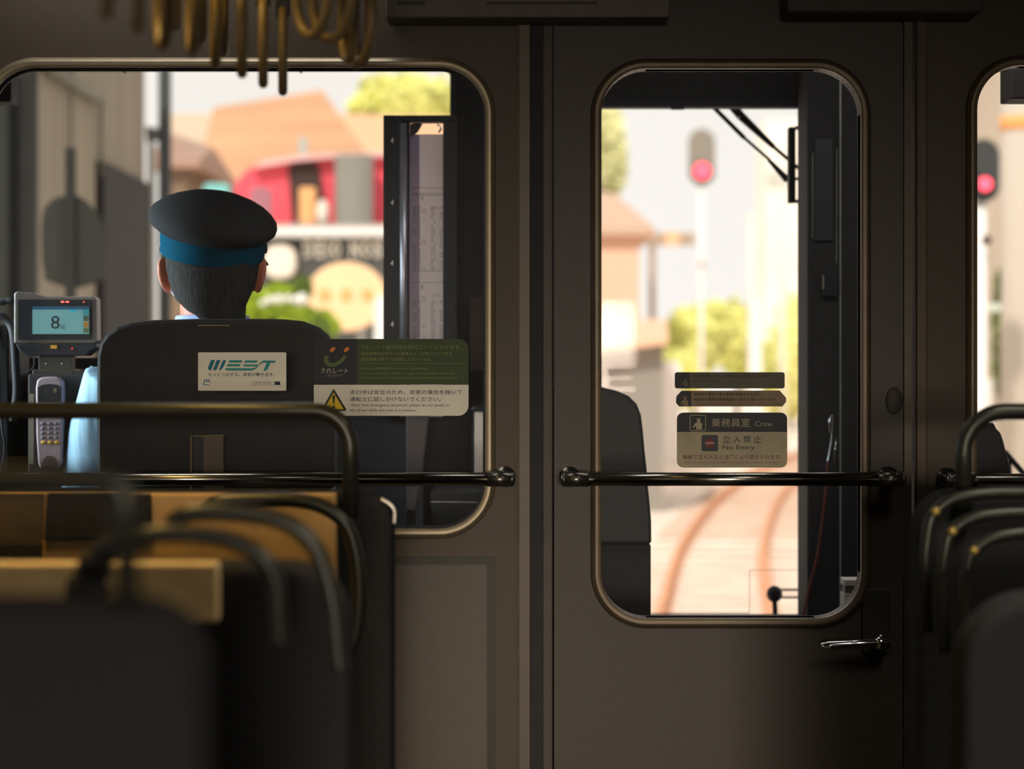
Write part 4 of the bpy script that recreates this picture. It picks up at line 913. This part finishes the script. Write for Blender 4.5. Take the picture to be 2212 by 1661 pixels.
gable('brown_roofed_house', 'large house with broad brown roof behind the red kiosk', X(452,d_), X(905,d_), 50, 9, Z(470,50), Z(232,54.5), Z(194,54.5), mat('plaster_brown', (.42,.25,.15), .9), M_br, X(455,d_), X(692,d_))
t = gable('brown_lean_house', 'lower brown roof stretching right of the big gable', X(690,70), X(1010,70), 68, 8, Z(420,68), Z(245,72), Z(252,72), mat('plaster_brown', (0,0,0)), mat('roof_orange', (.72,.44,.27), .8), X(690,72), X(1000,72))
gable('small_pink_house', 'small house with pinkish brown roof beside the dark pole', X(372,47), X(475,47), 44, 6, Z(345,44), Z(285,47), Z(318,47), mat('plaster_dim', (.22,.16,.11), .9), mat('roof_pink', (.40,.26,.20), .8), X(360,47), X(460,47))
MB().box(X(365,62), X(470,62), 62, 66, ZG, Z(246,62)).build('pale_house_wall', mat('wall_pale', (.66,.56,.44), .9, var=.06), None, label='pale beige block behind the small pink roofed house', cat='house')
# red kiosk van
dv = 38
t = thing('red_kiosk', (X(680,dv), dv+1, ZG), 'bright red rounded kiosk with a dark serving opening, behind the counter sign', 'kiosk')
lp = [(X(a,dv),Z(c,dv)) for a,c in ((505,560),(504,415),(508,395),(525,372),(545,358),(575,348),(640,338),(720,332),(860,330),(860,560))]
M_red = mat('kiosk_red', (.82,.10,.14), .5, var=.10, scale=1)
MB().prism(lp, dv, dv+2.2).build('body', M_red, t, bevel=.06)
MB().prism([(X(a,dv),Z(c,dv)) for a,c in ((548,366),(575,350),(640,340),(720,333),(862,331),(862,340),(720,343),(640,350),(578,361))], dv-.25, dv+2.3).build('roof_edge', mat('roof_edge_pink', (.86,.52,.52), .6), t)
lp0 = [(X(a,dv),Z(c,dv)) for a,c in ((540,540),(540,412),(548,403),(575,403),(588,412),(588,540))]; MB().prism(lp0, dv-.03, dv).build('side_window', mat('window_mauve', (.42,.18,.22), .4), t)
MB().prism([(X(a,dv),Z(c,dv)) for a,c in ((622,362),(640,350),(680,350),(690,362),(708,482),(632,482))], dv-.04, dv).build('serving_opening', mat('opening_dark', (.06,.035,.03), .7), t)
MB().tube([P(765,336,dv-.5), (X(765,dv),dv-.5,ZG)], 41*dv/F, 32).build('grey_tank', mat('tank_grey', (.24,.23,.20), .6), t, smooth=True)
MB().pbox(646, 662, 296, 345, dv-.1, .15).build('vent_pipe', mat('vent_pale', (.42,.48,.45), .6), t)
MB().pbox(646, 682, 404, 484, dv-.6, .3).build('orange_figure_panel', mat('panel_orange', (.88,.46,.20), .7), t, bevel=.04)
MB().ell(P(697,458,dv-.7), (.10,.10,.20)).build('white_urn', mat('urn_white', (.80,.78,.68), .6), t, smooth=True)
MB().prism([(X(436,dv),Z(560,dv)),(X(436,dv),Z(400,dv)),(X(445,dv),Z(394,dv)),(X(484,dv),Z(394,dv)),(X(492,dv),Z(402,dv)),(X(492,dv),Z(560,dv))], dv+.2, dv+1.5).build('cyan_awning', mat('awning_cyan', (.22,.60,.58), .7), t)
# counter with letters
dc = 35
t = thing('shop_counter', (X(690,dc), dc, ZG), 'dark shop counter board with white lettering under a pale ledge', 'shop')
MB().box(X(560,dc), X(862,dc), dc, dc+.3, ZG, Z(512,dc)).build('board', mat('board_dark', (.085,.088,.082), .8, var=.12, scale=1.5), t)
MB().box(X(520,dc), X(862,dc), dc-.35, dc+.8, Z(514,dc), Z(494,dc)).build('ledge', mat('ledge_white', (.80,.80,.78), .7), t, bevel=.03)
MB().box(X(520,dc), X(862,dc), dc-.1, dc+1.2, Z(494,dc), Z(484,dc)).build('ledge_top', mat('ledge_grey', (.42,.36,.32), .7), t)
b = MB()
for s_, x0, x1 in (('D',656,676),('E',681,698),('I',704,711),('O',716,736),('N',756,777),('O',782,802),('S',807,826)): text(b, s_, x0, x1, 520, 556, dc-.03, bold=.06)
b.build('lettering', mat('letter_cream', (.92,.88,.78), .7), t)
MB().prism(prr(572, 641, 530, 602, 28, dc-.1), dc-.25, dc).build('round_white_sign', mat('sign_white', (.84,.76,.66), .6), t, bevel=.04)
do_ = 33.5
t = thing('oval_orange_sign', (X(748,do_), do_, ZG), 'big pale orange oval sign standing before the dark counter', 'sign')
MB().prism([(X(748+86*math.cos(k*PI/24),do_), Z(638+72*math.sin(k*PI/24) if math.sin(k*PI/24)<0 else 638+78*math.sin(k*PI/24),do_)) for k in range(48)], do_, do_+.15).build('board', mat('sign_orange', (.92,.64,.38), .8, var=.06, scale=1), t, bevel=.03)
b = MB()
for x in (702, 748, 793): b.prism(prr(x-12, x+12, 625, 650, 6, do_), do_-.02, do_)
b.build('painted_mark', mat('mark_orange', (.80,.42,.16), .8), t)
b = MB()
for x in (716, 780): b.tube([(X(x,do_), do_+.05, ZG), (X(x,do_), do_+.05, Z(700,do_))], .05, 10)
b.build('leg', mat('leg_grey', (.3,.28,.25), .8), t)
MB().prism(rr(X(809,30), X(856,30), ZG, Z(638,30), [0,0,.10,.10]), 30, 30.3).build('white_bollard', mat('bollard_white', (.85,.86,.82), .7), None, bevel=.02, label='white round topped board standing against the timetable holder edge', cat='board')
leafy('hedge', 'bright yellow green hedge to the right of the driver neck', 'hedge', [B(560,668,28,60,38), B(630,690,28,60,30), B(690,705,28,40,32), B(600,640,28.5,30,26), B(520,700,28,50,40)], 500, L_grn, .1, .06)
b = MB()
for x, y, q in ((583,648,9),(602,646,10),(622,645,9),(640,648,9),(652,646,13),(568,655,7)): b.ell(P(x,y,27.2), (q*27/F, .08, q*27/F), 14, 10)
b.build('flower_cluster', mat('blossom_white', (.86,.86,.80), .8), None, label='row of small white blooms along the top of the hedge', cat='flowers', kind='stuff')
leafy('round_green_shrub', 'dark green shrub between the white round sign and the oval sign', 'shrub', [B(652,622,31,20,24), B(690,728,27,26,40)], 400, mat('leaf_dark', (.17,.24,.05), .8, var=.4, scale=3), .05, .06)
leafy('treetop', 'pale yellow green tree above the brown roofs at the top of the windscreen', 'tree', [B(880,215,92,90,55), B(950,250,93,60,80), B(800,232,93,45,30), B(820,190,95,40,25)], 500, L_yel, .3, .22)
# ---- view through the door window, white haze put into paler colours
leafy('treetop', 'pale green tree at the upper left of the door window', 'tree', [B(1300,270,60,40,55), B(1325,345,60,26,70), B(1290,420,61,40,60)], 400, L_pale, .25, .2)
t = gable('pink_house', 'blurred pinkish house wall at the left side of the door window', X(1180,48), X(1402,48), 46, 8, Z(492,46), Z(380,50), Z(420,50), M_pk, mat('roof_brown_dull', (.60,.42,.31), .8), X(1150,50), X(1330,50))
t = thing('grey_shed', (X(1340,38), 40, ZG), 'low grey shed with orange roof edge below the pink house', 'shed')
MB().box(X(1200,38), X(1433,38), 38, 43, ZG, Z(745,38)).build('wall', M_gr, t)
b = MB(); b.add([(X(1190,38),37.6,Z(760,38)),(X(1440,38),37.6,Z(728,38)),(X(1440,44),44,Z(690,44)),(X(1190,44),44,Z(690,44)),(X(1190,38),37.6,Z(775,38)),(X(1440,38),37.6,Z(743,38)),(X(1440,44),44,Z(700,44)),(X(1190,44),44,Z(700,44))],
   [(0,1,2,3),(4,7,6,5),(0,4,5,1),(1,5,6,2),(2,6,7,3),(3,7,4,0)]); b.build('roof', mat('roof_peach', (.86,.55,.38), .8), t)
def signal(label, px, py_top, py_bot, w, d, lamp_y, lamp_r, mh):
    t = thing('railway_signal', (X(px,d), d, ZG), label, 'signal'); s = d/F
    x0, x1 = X(px-w,d), X(px+w,d); r = (x1-x0)/2
    MB().prism(rr(x0, x1, Z(py_bot,d), Z(py_top,d), r*.98, 10), d, d+.05).build('head', mh, t)
    MB().box(X(px,d)-.05, X(px,d)+.05, d+.05, d+.2, Z(py_bot-20,d), Z(py_top+20,d)).build('housing', M_black, t)
    b = MB(); b.tube([(X(px,d), d-.08, Z(lamp_y,d)), (X(px,d), d, Z(lamp_y,d))], lamp_r*s*1.15, 20); b.build('lamp_hood', M_black, t)
    b = MB(); b.ell((X(px,d), d-.085, Z(lamp_y,d)), (lamp_r*s, .03, lamp_r*s)); b.build('red_lamp', mat('signal_red', (.8,.05,.08), .5, emit=(1.0,.10,.16), estr=2.2), t, smooth=True)
    MB().tube([(X(px,d), d+.12, ZG), (X(px,d), d+.12, Z(py_bot-10,d))], .055, 12).build('pole', mat('pole_white', (.92,.90,.87), .7), t, smooth=True)
    return t
s1 = signal('distant railway signal with grey head and red lamp inside the door window', 1516, 278, 400, 29, 48, 370, 18, mat('signal_head_grey', (.28,.26,.22), .8))
MB().ell(P(1516,571,47.9), (.05,.05,.06)).build('junction_box', mat('jb_brown', (.40,.24,.18), .8), s1, smooth=True)
t = thing('crossing_gantry', (X(1440,52), 52, ZG), 'brown horizontal beam with an orange square beside the pink house', 'gantry')
MB().pbox(1400, 1502, 503, 529, 52, .3).build('beam', mat('beam_taupe', (.46,.37,.29), .8), t)
MB().pbox(1438, 1468, 500, 530, 51.8, .2).build('orange_plate', mat('plate_orange', (.90,.58,.34), .8), t)
MB().tube([(X(1410,52), 52.15, ZG), (X(1410,52), 52.15, Z(515,52))], .08, 10).build('support', mat('beam_taupe', (0,0,0)), t)
for px, d, r, y, l in ((1625,70,.11,470,'pale thin pole seen right of the distant signal'), (1690,58,.10,330,'faint trackside pole near the right edge of the door window')):
    t = thing('trackside_pole', (X(px,d), d, ZG), l, 'pole', 'pale poles beyond the door window')
    MB().tube([(X(px,d),d,ZG),(X(px,d),d,Z(y,d))], r, 10).build('shaft', mat('pole_pale_hazed', (.92,.88,.72), .8), t, smooth=True)
    MB().pbox(px-14, px+14, y-6, y+2, d-.1, .1).build('crossarm', mat('arm_grey', (.85,.82,.76), .8), t)
MB().pbox(1662, 1702, 370, 405, 57.9, .4).build('signal_cabinet', mat('cab_greygreen', (.60,.61,.55), .8), t)
b = MB().box(X(1655,95), X(1790,95), 95, 99, ZG, Z(260,95)); b.build('pale_building', mat('wall_cream_hazed', (.95,.86,.76), .9, var=.12, scale=.4), None, label='washed out cream building at the right of the door window', cat='building')
leafy('bush', 'yellow green bush left of centre at the foot of the door window view', 'bush', [B(1495,740,66,62,80), B(1470,820,64,55,60), B(1545,705,67,40,55)], 500, L_yel, .1, .16, 'bushes beyond the track')
leafy('bush', 'taller yellow bush below the distant signal', 'bush', [B(1590,730,75,42,85), B(1640,800,75,45,60)], 500, L_yel, .1, .16, 'bushes beyond the track')
leafy('bush', 'yellow bush against the right edge of the door window', 'bush', [B(1712,745,84,50,110), B(1735,820,84,50,80), B(1690,850,84,50,50)], 500, mat('leaf_warm_yellow', (.95,.88,.38), .8, var=.2, scale=1), .1, .16, 'bushes beyond the track')
for px, py, w, h, l in ((1445,795,26,14,'white parked vehicle shape among the left bushes'), (1632,700,14,55,'white gap panel between the bushes')):
    MB().prism([(X(px-w,56),ZG)]+[(X(px-w,56),Z(py-h*.6,56)),(X(px-w*.6,56),Z(py-h,56)),(X(px+w*.6,56),Z(py-h,56)),(X(px+w,56),Z(py-h*.6,56))]+[(X(px+w,56),ZG)], 56, 56.4).build('white_board', mat('board_white', (.88,.88,.86), .7), None, bevel=.03, label=l, cat='board', group='white boards among the bushes')
# ---- view through the right window
s2 = signal('nearer railway signal with dark head and red lamp in the narrow right window', 2124, 300, 436, 36, 22, 399, 15, mat('signal_head_dark', (.05,.055,.055), .8))
MB().ell(P(2131,519,21.9), (.05,.05,.05)).build('junction_box', mat('jb_dark', (.10,.06,.06), .8), s2, smooth=True)
M_bg = mat('concrete_beige', (.42,.35,.28), .9, var=.18, scale=.8, stretch=(1,1,.2))
t = thing('platform_column', (X(2200,24), 24, ZG), 'pale concrete column with an orange band in the right window', 'column')
MB().tube([(X(2205,24),24,ZG),(X(2205,24),24,5)], 42*24/F, 28).build('shaft', mat('column_pale', (.55,.49,.42), .9, var=.08), t, smooth=True)
MB().tube([(X(2205,24),24,Z(282,24)),(X(2205,24),24,Z(252,24))], 44*24/F, 28).build('orange_band', mat('band_orange', (.95,.42,.15), .7), t, smooth=True)
MB().box(X(2020,34), X(2600,34), 34, 36, ZG, 7).build('station_building', M_bg, None, label='beige grey station building filling the back of the right window', cat='building')
t = thing('platform_barrier', (X(2160,26), 26, ZG), 'pale horizontal barrier bar crossing behind the nearer signal', 'barrier')
MB().pbox(2080, 2300, 655, 672, 26, .06).build('bar', mat('bar_pale', (.60,.66,.58), .7), t)
b = MB()
for x in (2085, 2290): b.box(X(x,26), X(x+8,26), 26.06, 26.12, ZG, Z(655,26))
b.build('post', mat('bar_pale', (0,0,0)), t)
leafy('bush', 'small dull green bush behind the nearer signal pole', 'bush', [B(2160,720,30,14,130)], 300, mat('leaf_dull', (.20,.23,.08), .8, var=.3, scale=2), .05, .08)
MB().box(X(2118,23), X(2146,23), 23, 23.3, ZG, Z(820,23)).build('white_relay_box', mat('relay_white', (.80,.78,.74), .7), None, bevel=.02, label='white relay box low behind the hoop of the right seat', cat='box')
